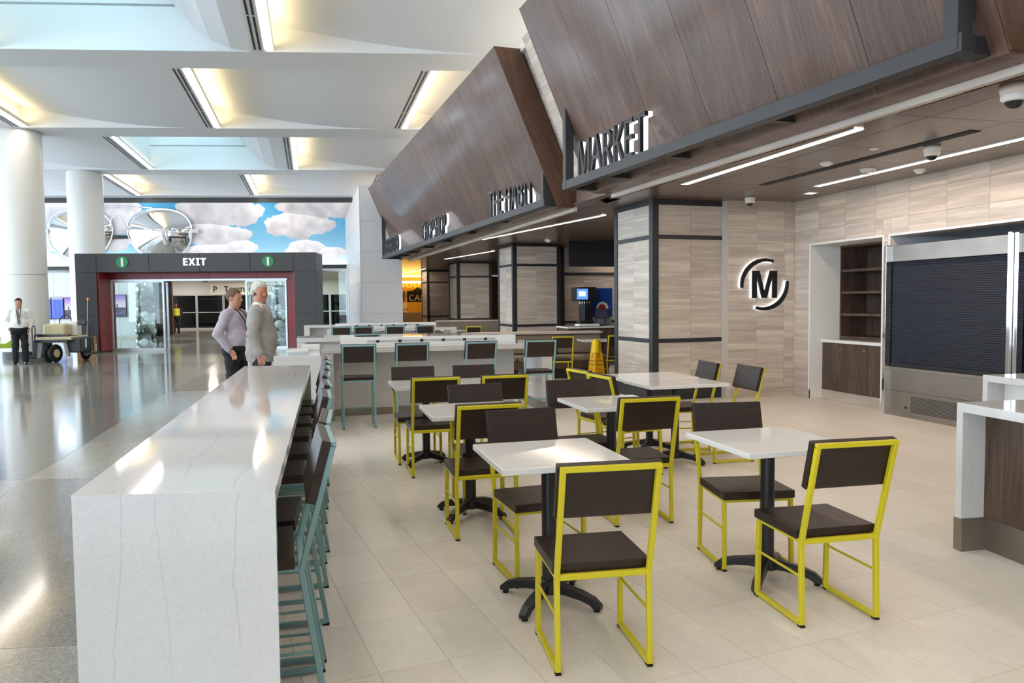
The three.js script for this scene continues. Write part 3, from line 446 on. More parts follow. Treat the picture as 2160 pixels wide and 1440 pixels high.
// ---- long bar beside the concourse (its ends follow the hall's slant)
{ const t = thing('bar_counter', 'long white quartz bar with waterfall end beside the terrazzo concourse', 'bar counter'), k = 0.21, lean = 0.0209;
  const sk = (g) => { const p = g.attributes.position; for (let i = 0; i < p.count; i++) { const x = p.getX(i), z = p.getZ(i); p.setXYZ(i, -0.432 + x - lean * z, p.getY(i), -2.545 + z + k * x); } g.computeVertexNormals(); return g; };
  const L = 5.08, H = 0.96, w = 0.308, e = 0.045;
  mesh('bar_top', sk(bx(-w, w, H - e, H, -L, -e - 0.0004, 0.3, 0.2)), M.quartz, t); mesh('end_panel', sk(bx(-w, w, 0, H, -e, 0, 0.1, 0)), M.quartz, t); mesh('end_panel', sk(bx(-w, w, 0, H - e - 0.0005, -L, -L + e)), M.quartz, t);
  mesh('back_panel', sk(bx(-w + 0.02, -w + 0.06, 0.1, H - e, -L + e, -e)), M.quartz, t); mesh('kick_plate', sk(bx(-w + 0.03, -w + 0.06, 0, 0.1, -L + e, -e)), M.steel, t);
  [-3.01, -3.51, -4.38, -4.98, -5.63, -6.21, -6.75, -7.28].forEach((z, i) => stool(-0.25 + 0.021 * (-z - 3), z, 90 + [2, -3, 0, 2, -2, 1, 3, 0][i], ['first', 'second', 'third', 'fourth', 'fifth', 'sixth', 'seventh', 'eighth'][i] + ' teal framed stool along the long white bar, counted from its waterfall end', 'stools under the long bar'));
}
// ---- cross bars with a raised power ledge
function crossBar(x0, x1, z, d, label, riser, turn = 0) {
  const t = thing('bar_counter', label, 'bar counter', [x0, 0, z], turn), w = x1 - x0, H = 0.97;
  mesh('bar_top', rbx(0, w, H - 0.075, H, -d, 0, 0.003), M.quartz, t);
  for (const a of [0, w - 0.15]) { mesh('end_panel', rbx(a, a + 0.15, 0.14, H - 0.075, -d + 0.005, -0.005, 0.002), M.quartz, t); mesh('steel_shoe', rbx(a - 0.003, a + 0.153, 0, 0.14, -d, 0, 0.002), M.steel, t); }
  mesh('body_panel', bx(0.15, w - 0.45, 0.1, H - 0.075, -d / 2 - 0.05, -d / 2 + 0.05), M.quartz, t); mesh('kick_plate', bx(0.15, w - 0.45, 0, 0.1, -d / 2 - 0.045, -d / 2 + 0.045), M.steel, t);
  if (riser) { const [a, b] = riser; const r = mesh('power_ledge', rbx(a, b, H, H + 0.115, -d / 2 - 0.13, -d / 2 + 0.13, 0.003), M.quartzPlain, t); mesh('outlet_strip', bx(a + 0.35, b - 0.3, H + 0.045, H + 0.075, -d / 2 + 0.13, -d / 2 + 0.134), M.alu, r); const n = 6; for (let i = 0; i < n; i++) { const x = a + 0.5 + (b - a - 0.95) * i / (n - 1); mesh('outlet', rb(0.045, 0.034, 0.01, x, H + 0.06, -d / 2 + 0.138, 0.002), M.black, r); } }
  for (const x of [w * 0.42, w * 0.68]) mesh('cable_hook', rb(0.09, 0.02, 0.03, x, H - 0.09, -0.1, 0.004), M.black, t);
  return t;
}
crossBar(0.12, 3.3, -10.2, 0.95, 'white quartz bar with raised power ledge facing the cafe tables', [0.26, 2.74]);
[0.575, 1.25, 2.13, 2.96].forEach((x, i) => stool(x - 0.02, -9.74 - 0.02 * i, [0, -2, 1, -3][i], ['first', 'second', 'third', 'fourth'][i] + ' teal framed stool at the bar facing the cafe tables, counted from the concourse', 'stools at the bar facing the tables'));
crossBar(-0.25, 3.0, -13.5, 0.95, 'white quartz bar behind the one that faces the cafe tables', null, 0);
stool(0.9, -13.05, 0, 'teal framed stool at the second white bar behind the cafe tables', 'stools at the second bar');
crossBar(0.35, 3.4, -18.0, 0.95, 'white quartz bar with power ledge beyond the padded bench', [0.2, 2.6]);
[0.64, 1.12, 1.82, 2.5].forEach((x, i) => stool(x, -17.35, 0, ['first', 'second', 'third', 'fourth'][i] + ' teal framed stool at the bar beyond the padded bench, counted from the concourse', 'stools at the bar beyond the bench'));
crossBar(-0.2, 3.2, -21.6, 0.95, 'farthest white quartz bar before the white clad wall', null);
{ const t = thing('bar_counter', 'short white quartz bar with veined end panel behind the long bar', 'bar counter', [-0.42, 0, -8.85]);
  mesh('bar_top', rbx(0, 0.52, 0.92, 0.97, -1.2, 0, 0.003), M.quartz, t); mesh('end_panel', rbx(0, 0.52, 0, 0.92, -0.045, 0, 0.002), M.quartz, t); mesh('body_panel', bx(0.03, 0.09, 0.02, 0.92, -1.2, -0.045), M.quartz, t); mesh('body_panel', bx(0.03, 0.49, 0, 0.92, -1.2, -1.15), M.quartz, t); mesh('power_ledge', rbx(0.14, 0.38, 0.97, 1.005, -0.9, -0.22, 0.003), M.alu, t); mesh('end_block', rbx(0.3, 0.515, 0.97, 1.05, -1.1, -0.95, 0.003), M.quartzPlain, t); }
// ---- padded bench with pale ledge
{ const t = thing('padded_bench', 'long beige upholstered bench with a pale stone ledge behind the white bar', 'bench', [3.05, 0, -14.95], -6 * R), w = 2.85;
  mesh('plinth', bx(0, w, 0, 0.2, -0.62, 0.32), M.dark, t); mesh('seat_base', rbx(0, w, 0.2, 0.36, -0.6, 0.4, 0.01), M.greyWood, t); for (let i = 0; i < 3; i++) mesh('seat_cushion', rbx(i * w / 3 + 0.004, (i + 1) * w / 3 - 0.004, 0.36, 0.46, -0.3, 0.42, 0.03), M.fabric, t);
  for (let i = 0; i < 3; i++) { const g = rbx(i * w / 3 + 0.004, (i + 1) * w / 3 - 0.004, 0.47, 0.86, -0.06, 0.06, 0.03); g.translate(0, -0.5, 0); g.rotateX(-0.12); g.translate(0, 0.5, -0.24); mesh('back_cushion', g, M.fabric, t); }
  mesh('back_wall', bx(0, w, 0.2, 0.86, -0.62, -0.36), M.stones[1], t); mesh('ledge', rbx(-0.02, w + 0.02, 0.88, 0.925, -0.64, -0.16, 0.004), M.stones[0], t); mesh('post', bx(w - 0.04, w, 0.2, 0.9, -0.1, -0.05), M.blackSteel, t); }
{ const t = thing('padded_bench', 'beige upholstered bench running along the far side behind the second stone column', 'bench', [3.6, 0, -22.2], -6 * R); mesh('plinth', bx(0, 5, 0, 0.3, -0.6, 0.3), M.dark, t); mesh('seat_cushion', rbx(0, 5, 0.3, 0.46, -0.3, 0.4, 0.03), M.fabric, t); mesh('back_cushion', rbx(0, 5, 0.47, 0.98, -0.4, -0.28, 0.03), M.fabric, t); mesh('ledge', rbx(0, 5, 0.98, 1.02, -0.6, -0.25, 0.004), M.stones[0], t); }

// ---- caution pylon
{ const t = thing('caution_cone', 'tall yellow four sided caution pylon with black and red lettering', 'caution sign', [5.28, 0, -13.55], 12 * R);
  const g = new THREE.CylinderGeometry(0.085, 0.185, 0.76, 4, 1); g.rotateY(Math.PI / 4); g.translate(0, 0.42, 0); mesh('body', g.toNonIndexed(), M.cone, t); mesh('foot', [rb(0.3, 0.04, 0.3, 0, 0.02, 0, 0.01)], M.cone, t); mesh('cap', rb(0.1, 0.02, 0.1, 0, 0.81, 0, 0.008), M.cone, t);
  const print = canvasTex(256, 512, (c, w, h) => { c.fillStyle = '#f2b705'; c.fillRect(0, 0, w, h); c.strokeStyle = '#15130f'; c.lineWidth = 12; c.beginPath(); c.moveTo(128, 20); c.lineTo(180, 116); c.lineTo(76, 116); c.closePath(); c.stroke(); c.fillStyle = '#15130f'; c.fillRect(122, 50, 12, 36); c.fillRect(122, 93, 12, 12); c.textAlign = 'center'; c.font = 'bold 50px sans-serif'; c.fillText('CAUTION', 128, 200); c.fillText('CUIDADO', 128, 285); c.fillStyle = '#c81e14'; c.font = 'bold 66px serif'; c.fillText('C.O.P', 128, 390); c.fillStyle = '#15130f'; c.font = 'bold 54px sans-serif'; c.fillText('SAFETY', 128, 462); });
  for (let k = 0; k < 4; k++) { const pl = new THREE.BufferGeometry(), y0 = 0.12, y1 = 0.58, r = (y) => (0.185 + (0.085 - 0.185) * (y - 0.04) / 0.76) * Math.SQRT1_2, q = [[-r(y0) * 0.94, y0, r(y0) + 0.0015], [r(y0) * 0.94, y0, r(y0) + 0.0015], [r(y1) * 0.94, y1, r(y1) + 0.0015], [-r(y1) * 0.94, y1, r(y1) + 0.0015]], uvq = [[0, 0], [1, 0], [1, 1], [0, 1]], pos = [], uv = []; for (const i of [0, 1, 2, 0, 2, 3]) { pos.push(...q[i]); uv.push(...uvq[i]); } pl.setAttribute('position', new THREE.BufferAttribute(new Float32Array(pos), 3)); pl.setAttribute('uv', new THREE.BufferAttribute(new Float32Array(uv), 2)); pl.computeVertexNormals(); pl.rotateY(k * Math.PI / 2); mesh('printed_face', pl, std({ map: print, roughness: 0.45 }), t); } }

// ================================================================ MARKET CORNER
// ---- niche with shelves and cabinet
{ const j = struct('trim_niche', 'white lining of the shelf niche in the stone wall'); mesh('side_lining', bx(WX - 0.002, 8.6, 0, HEAD, NZ0 - 0.03, NZ0), M.white, j); mesh('side_lining', bx(WX - 0.002, 8.6, 0, HEAD, NZ1, NZ1 + 0.03), M.white, j); mesh('head_lining', bx(WX - 0.002, 8.6, HEAD, HEAD + 0.03, NZ0 - 0.03, NZ1 + 0.03), M.white, j); mesh('back_lining', bx(8.56, 8.6, 0, HEAD, NZ0, NZ1), M.white, j);
  const c = thing('base_cabinet', 'dark wood base cabinet with two doors under the shelf niche', 'cabinet', [7.73, 0, NZ0]); const W = NZ1 - NZ0;
  mesh('carcass', bx(0.02, 0.8, 0.14, 0.88, 0.001, W - 0.001), M.greyWood, c); mesh('plinth', bx(0.0, 0.8, 0, 0.14, 0.001, W - 0.001), M.stones[1], c);
  for (let i = 0; i < 3; i++) { const a = 0.002 + i * W / 3, b = (i + 1) * W / 3 - 0.002, dr = mesh('door', bx(0, 0.02, 0.145, 0.875, a, b, rnd(), rnd()), M.greyWood, c); mesh('lock', cyl(0.012, 0.012, 0.01, -0.004, 0.79, b - 0.08, 14, 'x'), M.chrome, dr); }
  const w = thing('counter_slab', 'white quartz counter slab over the dark wood niche cabinet', 'countertop', [7.7, 0, NZ0]); mesh('slab', rbx(0, 0.84, 0.88, 0.925, 0.001, W - 0.001, 0.003), M.quartzPlain, w);
  const s = thing('shelf_unit', 'dark wood open shelf unit with four shelves above white counter', 'shelf', [8.04, 0.925, NZ0]); const H = HEAD - 0.925 - 0.002;
  mesh('side_panel', bx(0, 0.5, 0, H, 0.001, 0.03), M.greyWood, s); mesh('side_panel', bx(0, 0.5, 0, H, W - 0.03, W - 0.001), M.greyWood, s); mesh('back_panel', bx(0.48, 0.51, 0, H, 0.03, W - 0.03), M.greyWood, s); mesh('top_panel', bx(0, 0.5, H - 0.03, H, 0.03, W - 0.03), M.greyWood, s); mesh('divider', bx(0.01, 0.48, 0, H, W * 0.62, W * 0.62 + 0.025), M.greyWood, s);
  for (const y of [0.005, 0.36, 0.7, 1.04]) mesh('shelf', bx(0.005, 0.48, y, y + 0.04, 0.03, W - 0.03), M.greyWood, s);
}
// ---- stainless serving front with rolling shutter
function servingFront(z0, z1, label) {
  const t = thing('serving_counter', label, 'counter', [7.44, 0, z0]), W = z1 - z0;
  mesh('frame_post', rbx(-0.05, 0.06, 0, 2.25, 0, 0.05, 0.003), M.chrome, t); mesh('header', rbx(0, 0.3, 2.03, 2.24, 0.05, W, 0.004), M.steel, t); mesh('sill', rbx(-0.03, 0.3, 0.61, 0.65, 0.05, W, 0.004), M.steel, t);
  mesh('lower_panel', bx(0.0, 0.3, 0.34, 0.608, 0.05, W), M.steel, t); mesh('lower_panel', bx(0.0, 0.3, 0.02, 0.336, 0.05, W), M.steel, t); mesh('kick_plate', bx(0.01, 0.3, 0, 0.02, 0.05, W), M.steel, t);
  const g = mesh('vent_grille', bx(-0.006, 0.0, 0.07, 0.3, W * 0.24, W * 0.78), M.steel, t); for (let i = 0; i < 13; i++) mesh('louvre', bx(-0.012, -0.006, 0.08 + i * 0.0165, 0.088 + i * 0.0165, W * 0.25, W * 0.77), M.charcoal, g);
  mesh('lock', cyl(0.014, 0.014, 0.01, -0.004, 0.13, W * 0.2, 14, 'x'), M.black, t);
  const sh = mesh('shutter', bx(0.05, 0.07, 0.65, 2.03, 0.06, W), M.shutter, t), n = 52, h = (2.03 - 0.65) / n; for (let i = 0; i < n; i++) { const y = 0.65 + i * h; mesh('slat', extrude([[0.05, y + 0.001], [0.044, y + h * 0.3], [0.044, y + h * 0.7], [0.049, y + h - 0.001]], W - 0.07).translate(0, 0, 0.06), M.shutter, sh); }
  mesh('bottom_bar', rbx(0.03, 0.07, 0.65, 0.7, 0.06, W, 0.004), M.black, sh); return t;
}
servingFront(-8.47, -6.58, 'stainless serving front with a closed black rolling shutter and low vent');
servingFront(-6.53, -4.45, 'second stainless serving front with black shutter beyond the steel post');
{ const p = thing('steel_post', 'polished steel post between the two closed shutters', 'post', [7.4, 0, -6.56]); mesh('tube', rb(0.09, 2.26, 0.05, 0, 1.13, 0, 0.006, 2), M.chrome, p); mesh('base_plate', rb(0.11, 0.012, 0.048, 0, 0.006, 0, 0.002), M.steel, p); }
{ const r = struct('trim_opening', 'grey lining of the serving opening in the stone wall'); mesh('head_lining', bx(WX, 9.2, HEAD, HEAD + 0.03, SZ0 - 0.03, SZ1), M.panelWhite, r); mesh('side_lining', bx(WX, 9.2, 0, HEAD, SZ0 - 0.03, SZ0), M.panelWhite, r); mesh('back_lining', bx(9.2, 9.24, 0, HEAD + 0.03, SZ0 - 0.03, SZ1), std({ color: C('#8f9a9e'), roughness: 0.6 }), r); mesh('side_lining', bx(WX, 9.2, 0, HEAD, SZ1, SZ1 + 0.03), M.panelWhite, r); }
{ const l = thing('recess_light', 'cool light batten inside the recess above the closed shutter', 'light', [8.9, 2.3, -7.4]); mesh('batten', bx(-0.04, 0.04, 0, 0.05, -1, 1), M.white, l); mesh('lens', bx(-0.03, 0.03, -0.01, 0, -1, 1), glow('#d8ecff', 2), l); l.add(area(0.06, 2, '#d3e8ff', 5, 0, -0.03, 0, [-0.5, -1, 0])); }
// ---- white waterfall islands
function island(x, z, label, inner, turn, w = 0.95, len = 2.6) {
  const t = thing('island_counter', label, 'counter', [x, 0, z], turn), H = 0.91;
  mesh('counter_top', rbx(0, w, H - 0.055, H, 0, len, 0.003), M.quartz, t); for (const a of [0, len - 0.05]) { mesh('waterfall_leg', rbx(0, w, 0.2, H - 0.055, a, a + 0.05, 0.002), M.quartz, t); mesh('steel_shoe', rbx(-0.004, w, 0, 0.2, a - 0.004, a + 0.06, 0.002), M.steel, t); }
  for (let i = 0; i < 2; i++) mesh('front_panel', bx(0.16, 0.19, 0.2, H - 0.055, 0.05 + i * (len - 0.1) / 2 + 0.002, 0.05 + (i + 1) * (len - 0.1) / 2 - 0.002, rnd(), 0), inner, t); mesh('kick_plate', bx(0.17, 0.19, 0, 0.2, 0.05, len - 0.05), M.steel, t); mesh('carcass', bx(0.19, w - 0.03, 0.02, H - 0.055, 0.05, len - 0.05), M.greyWood, t); return t;
}
island(3.81, -3.735, 'white waterfall counter with dark wood front panel near the cafe tables', M.greyWood, -4.2 * R);
island(5.37, -5.01, 'white waterfall counter with pale front panel between the wood counter and shutter', M.quartzPlain, -4.2 * R);
// ================================================================ FAR END OF THE HALL
const hallThing = (name, label, cat, s, t, y = 0, group) => { const p = hall(s, t, y); return thing(name, label, cat, [p.x, p.y, p.z], -TH, group); };
{ const w = struct('wall_far', 'white clad end wall of the concourse under the sky mural'); const o = hall(0, 38); w.position.copy(o); w.rotation.y = -TH;
  mesh('upper_wall', bx(-26, -5.2, 3.3, 7.6, -0.4, -0.02), M.panelWhite, w); mesh('dark_band', bx(-26, -5.25, 6.55, 6.8, -0.02, 0.02), M.charcoal, w); mesh('dark_band', bx(-26, -5.25, 3.32, 3.5, -0.02, 0.05), M.charcoal, w);
  for (let i = 0; i < 6; i++) for (const [a, b] of [[0.12, 1.0], [1.01, 2.05], [2.06, 3.31]]) mesh('clad_panel', bx(-24.2 + i * 1.52 + 0.006, -24.2 + (i + 1) * 1.52 - 0.006, a, b, -0.3, 0), M.panelWhite, w);
  mesh('base_strip', bx(-24.2, -15.08, 0, 0.12, -0.3, -0.01), M.steel, w); mesh('wall_return', bx(-5.5, -5.2, 0, 3.3, -0.4, 0), M.panelWhite, w); }
{ // sky mural
  const S0 = -24, S1 = -5.25, Y0 = 3.5, Y1 = 6.55, px2s = (p) => -20.3 + (p - 75) * 0.02251, py2y = (p) => 6.55 - (p - 428) * 0.0231;
  const clouds = [[665, 438, 85, 26], [725, 436, 50, 22], [620, 436, 34, 14], [625, 474, 72, 30], [590, 474, 42, 16], [668, 476, 30, 16], [475, 450, 72, 32], [430, 446, 60, 30], [440, 495, 78, 26], [495, 496, 30, 14], [500, 522, 40, 16], [440, 530, 60, 18], [640, 528, 44, 20], [690, 534, 34, 12], [655, 524, 30, 15], [98, 448, 46, 26], [130, 442, 34, 18], [86, 514, 26, 20], [78, 470, 20, 14], [95, 545, 26, 12], [238, 514, 26, 15], [255, 510, 14, 9], [250, 452, 44, 40], [200, 440, 40, 24], [60, 440, 40, 28], [20, 470, 50, 40], [-20, 520, 50, 24]].map(([x, y, a, b]) => [px2s(x), py2y(y), a * 0.0225, b * 0.0231]);
  const t = tex(2048, 333, (u, v) => {
    const s = S0 + (S1 - S0) * u, y = Y0 + (Y1 - Y0) * v, n1 = vnoise(s * 2.2 + 50, y * 2.2 + 9, 256, 256) - 0.5, n2 = vnoise(s * 5 + 50, y * 5 + 3, 256, 256) - 0.5, n3 = vnoise(s * 11 + 90, y * 11, 256, 256) - 0.5;
    let best = 9, low = 0; for (const [cx, cy, a, b] of clouds) { const dx = (s - cx) / a, dy = (y - cy) / b, d = Math.sqrt(dx * dx + dy * dy); if (d < best) { best = d; low = dy; } }
    const e = best + n1 * 0.34 + n2 * 0.14 + n3 * 0.05, f = Math.max(0, Math.min(1, (1.06 - e) / 0.07)), hgt = (y - Y0) / (Y1 - Y0), sky = [70 + (1 - hgt) * 110, 164 + (1 - hgt) * 56, 214 + (1 - hgt) * 26];
    const body = 232 + low * 26 + n2 * 16 + n1 * 34 - Math.max(0, 0.6 - e) * 10, cl = [body, body * 0.972, body * 0.985]; return sky.map((c, i) => c * (1 - f) + cl[i] * f);
  }, 1); t.repeat.set(1, 1); t.wrapS = t.wrapT = THREE.ClampToEdgeWrapping;
  const m = hallThing('sky_mural', 'long painted mural of white clouds on blue sky above the exit portal', 'mural', (S0 + S1) / 2, 38, (Y0 + Y1) / 2); const g = new THREE.BoxGeometry(S1 - S0, Y1 - Y0, 0.04); mesh('painted_panel', g, std({ map: t, roughness: 0.7 }), m);
  const wl2 = hallThing('mural_light', 'slim light trough washing the foot of the sky mural', 'light', (S0 + S1) / 2, 37.75, 3.45); mesh('trough', bx(-9.3, 9.3, 0, 0.05, -0.06, 0.06), M.charcoal, wl2); mesh('lens', bx(-9.3, 9.3, 0.05, 0.06, -0.05, 0.05), glow('#fdfbff', 3), wl2); wl2.add(area(18.6, 0.1, '#fdfbff', 16, 0, 0.08, 0, [0, 1, -0.55]));
  // mirrored aviator sunglasses on the mural
  const lens = (flip) => { const pts = []; for (let i = 0; i < 64; i++) { const a = i / 64 * Math.PI * 2, c = Math.cos(a) * flip, sn = Math.sin(a); const w = 1.52, rx = w * (1 - 0.14 * Math.max(0, -sn) * (c > 0 ? 1.5 : 0.4)), ry = sn > 0 ? 1.1 : 1.34; pts.push([Math.sign(Math.cos(a)) * Math.pow(Math.abs(Math.cos(a)), 0.86) * rx, Math.sign(sn) * Math.pow(Math.abs(sn), 0.82) * ry]); } return pts; };
  const sg = hallThing('giant_sunglasses', 'giant mirrored aviator sunglasses mounted across the sky mural', 'artwork', -16.35, 37.93, 5.15);
  for (const [dx, flip] of [[-1.86, -1], [1.86, 1]]) {
    const o = lens(-flip), pos = [], idx = [], n = o.length, RR = 14; for (let r = 0; r <= RR; r++) { const f = r / RR; for (const [x, y] of o) pos.push(dx + x * f, y * f, 0.05 + 0.5 * (1 - f * f)); } for (let r = 0; r < RR; r++) for (let i = 0; i < n; i++) { const a = r * n + i, b = r * n + (i + 1) % n; idx.push(a, a + n, b + n, a, b + n, b); }
    const g2 = new THREE.BufferGeometry(); g2.setAttribute('position', new THREE.BufferAttribute(new Float32Array(pos), 3)); g2.setIndex(idx); g2.computeVertexNormals(); mesh('lens', g2, M.mirror, sg); mesh('lens_rim', tube(o.map(([x, y]) => V(dx + x, y, 0.08)), 0.032, 128, 8, true), M.chrome, sg);
    mesh('hinge', rb(0.4, 0.2, 0.14, dx + flip * 1.66, 0.02, 0.1, 0.03), M.chrome, sg);
  }
  mesh('top_bar', tube([V(-1.6, 1.12, 0.1), V(-0.6, 1.2, 0.16), V(0.6, 1.2, 0.16), V(1.6, 1.12, 0.1)], 0.03), M.chrome, sg); mesh('bridge', tube([V(-0.42, 0.2, 0.12), V(-0.34, 0.62, 0.18), V(-0.15, 0.74, 0.2), V(0.15, 0.74, 0.2), V(0.34, 0.62, 0.18), V(0.42, 0.2, 0.12)], 0.028, 40), M.chrome, sg); mesh('folded_arm', bar(V(-0.62, -0.32, 0.06), V(0.62, -0.26, 0.06), 0.05, 0.1), M.black, sg); mesh('folded_arm', bar(V(-0.4, -0.2, 0.06), V(0.6, -0.22, 0.06), 0.05, 0.07), M.black, sg);
}
// ---- exit portal
{ const t = hallThing('exit_portal', 'dark grey clad exit portal with lit EXIT lettering and two green markers', 'portal', -8.775, 25.95), D = -1.2;
  const P = (n, a, b, c, d, e = D, f = 0) => mesh(n, rbx(a + 0.006, b - 0.006, c + 0.006, d - 0.006, e, f, 0.005), M.charcoal, t);
  mesh('frame_core', [bx(-3.92, -3.26, 0, 3.28, D + 0.02, -0.02), bx(3.2, 3.92, 0, 3.28, D + 0.02, -0.02), bx(-3.92, 3.92, 2.7, 3.28, D + 0.02, -0.02)], M.charcoal, t);
  for (const [a, b] of [[-3.935, -3.245], [3.185, 3.935]]) { P('clad_panel', a, b, 0, 1.25); P('clad_panel', a, b, 1.25, 2.68); P('clad_panel', a, b, 2.68, 3.31); }
  const hx = [-3.245, -1.55, 0.1, 1.75, 3.185]; for (let i = 0; i < 4; i++) P('clad_panel', hx[i], hx[i + 1], 2.68, 3.31);
  // red lacquered lining and head panel
  for (let i = 0; i < 4; i++) mesh('red_head_panel', rbx(hx[i] + 0.004, hx[i + 1] - 0.004, 2.44, 2.7, -0.95, -0.9, 0.004), M.red, t); mesh('red_jamb', bx(-3.244, -3.2, 0.05, 2.68, -1.2, -0.06), M.red, t); mesh('red_jamb', bx(3.14, 3.184, 0.05, 2.68, -1.2, -0.06), M.red, t); mesh('red_jamb', bx(2.74, 3.14, 0.05, 2.44, -0.96, -0.92), M.red, t);
  const m = hall(-8.775, 25.95); for (const [x, lab] of [[-2.4, 'left'], [2.35, 'right']]) { const g = thing('gate_marker', x < 0 ? 'green disc with white bar on the portal header beside the round column' : 'green disc with white bar on the portal header toward the white clad wall', 'sign', hall(-8.775 + x, 25.943, 3.01).toArray(), -TH); mesh('disc', cyl(0.19, 0.19, 0.02, 0, 0, 0.012, 40, 'z'), M.green, g); mesh('bar', bx(-0.035, 0.035, -0.135, 0.135, 0.022, 0.03), M.signWhite, g); }
  const e = thing('exit_letters', 'lit white EXIT letters on the dark portal header', 'sign', hall(-8.83, 25.943, 3.01).toArray(), -TH); let x = 0; const ls = [...'EXIT'].map((c) => letter(c, 0.24, 0.03)), tot = ls.reduce((a, v) => a + v[1] + 0.035, -0.035); for (const [g, w] of ls) { g.translate(x - tot / 2, -0.12, 0.004); mesh('letter', g, M.letterGlow, e); x += w + 0.035; }
}
// glazed sliding doors inside the portal
function glazed(name, label, cat, s0, s1, t, h, rails, group) { const o = hallThing(name, label, cat, (s0 + s1) / 2, t, 0, group), w = s1 - s0, f = 0.06; mesh('frame_stile', rbx(-w / 2, -w / 2 + f, 0, h, -0.04, 0.04, 0.003), M.alu, o); mesh('frame_stile', rbx(w / 2 - f, w / 2, 0, h, -0.04, 0.04, 0.003), M.alu, o); mesh('frame_rail', rbx(-w / 2 + f, w / 2 - f, h - f, h, -0.04, 0.04, 0.003), M.alu, o); mesh('frame_rail', rbx(-w / 2 + f, w / 2 - f, 0, 0.1, -0.04, 0.04, 0.003), M.alu, o); for (const y of rails) mesh('frame_rail', rbx(-w / 2 + f, w / 2 - f, y - 0.03, y + 0.03, -0.035, 0.035, 0.003), M.alu, o); mesh('pane', bx(-w / 2 + f, w / 2 - f, 0.1, h - f, -0.004, 0.004), rails.length ? M.glassDark : M.glass, o); return o; }
glazed('glass_screen', 'fixed glass side screen of the exit in front of the black and silver balloons', 'glass screen', -12.0, -10.2, 26.86, 2.42, []);
glazed('sliding_door', 'open sliding glass door leaf beside the fixed exit screen', 'door', -10.3, -10.12, 26.98, 2.36, []);
glazed('glass_screen', 'fixed glass side screen of the exit behind the two talking men', 'glass screen', -7.45, -6.04, 26.86, 2.42, []);
{ const o = hallThing('door_header', 'slim aluminium track header across the open exit doors', 'door header', -9.0, 26.86, 2.4); mesh('track', rbx(-3, 3, 0, 0.07, -0.08, 0.08, 0.004), M.alu, o); mesh('sensor', rb(0.16, 0.05, 0.06, 0.2, -0.03, 0.06, 0.01), M.blackIron, o); }
glazed('glass_screen', 'tall clear glass screen between the portal and the white clad wall', 'glass screen', -5.15, -4.1, 28.3, 2.8, []);
// ---- balloon columns
function balloons(s, t, label, seed, big) { const o = hallThing('balloon_column', label, 'balloons', s, t), q = rng(seed), cols = [M.pearl, M.silver, M.blackBalloon, M.pearl, M.blackBalloon];
  const g = new THREE.SphereGeometry(1, 18, 14); { const p = g.attributes.position; for (let i = 0; i < p.count; i++) { const y = p.getY(i), k = y < 0 ? 1 - 0.12 * y * y : 1; p.setXYZ(i, p.getX(i) * k, y * 1.08, p.getZ(i) * k); } g.computeVertexNormals(); }
  const put = (x, y, z, r, m) => { const b = mesh('balloon', g, m, o); b.position.set(x, y, z); b.scale.setScalar(r); b.rotation.set(q() * 0.8, q() * 6, q() * 0.8); };
  mesh('base_weight', cyl(0.2, 0.24, 0.12, 0, 0.06, 0, 24), M.black, o); mesh('stem', cyl(0.02, 0.02, 2, 0, 1.05, 0, 10), M.alu, o);
  for (let k = 0; k < 9; k++) for (let i = 0; i < 4; i++) { const a = (i * 90 + k * 32) * R, r = 0.125 + q() * 0.045; put(Math.cos(a) * 0.2, 0.24 + k * 0.2, Math.sin(a) * 0.2, r, cols[Math.floor(q() * 5)]); }
  put(0, 2.12, 0, big, M.silver); }
M.pearl = phy({ color: C('#e6efee'), roughness: 0.22, clearcoat: 0.6 }); M.silver = std({ color: C('#a9b4b2'), roughness: 0.2, metalness: 0.6 }); M.blackBalloon = phy({ color: C('#1b2321'), roughness: 0.2, clearcoat: 0.6 });
balloons(-11.45, 28.3, 'column of pearl, silver and black balloons behind the exit glass near the cart', 4, 0.31); balloons(-6.6, 28.3, 'column of pearl, silver and black balloons behind the two talking men', 9, 0.3);
// ---- white clad wall beside the long canopy
{ const w = struct('wall_white_clad', 'white panel clad wall end beside the long timber canopy'); const X0 = 1.742, X1 = 3.22, Z = -27.5; mesh('wall_core', bx(X0 + 0.02, X1 - 0.02, 0, 5.76, -39.5, Z - 0.02), M.stoneJoint, w);
  const ys = [0, 1.19, 2.32, 3.42, 4.51, 5.77]; for (let i = 0; i < 5; i++) { mesh('clad_panel', bx(X0, X1, ys[i] + 0.006, ys[i + 1] - 0.006, Z - 0.02, Z), M.panelWhite, w); for (let k = 0; k < 4; k++) mesh('clad_panel', bx(X0, X0 + 0.02, ys[i] + 0.006, ys[i + 1] - 0.006, Z - 0.03 - k * 3, Z - 3.02 - k * 3), M.panelWhite, w); } mesh('corner_trim', bx(X0 - 0.006, X0 + 0.03, 0, 5.77, Z - 0.03, Z + 0.006), M.alu, w); }
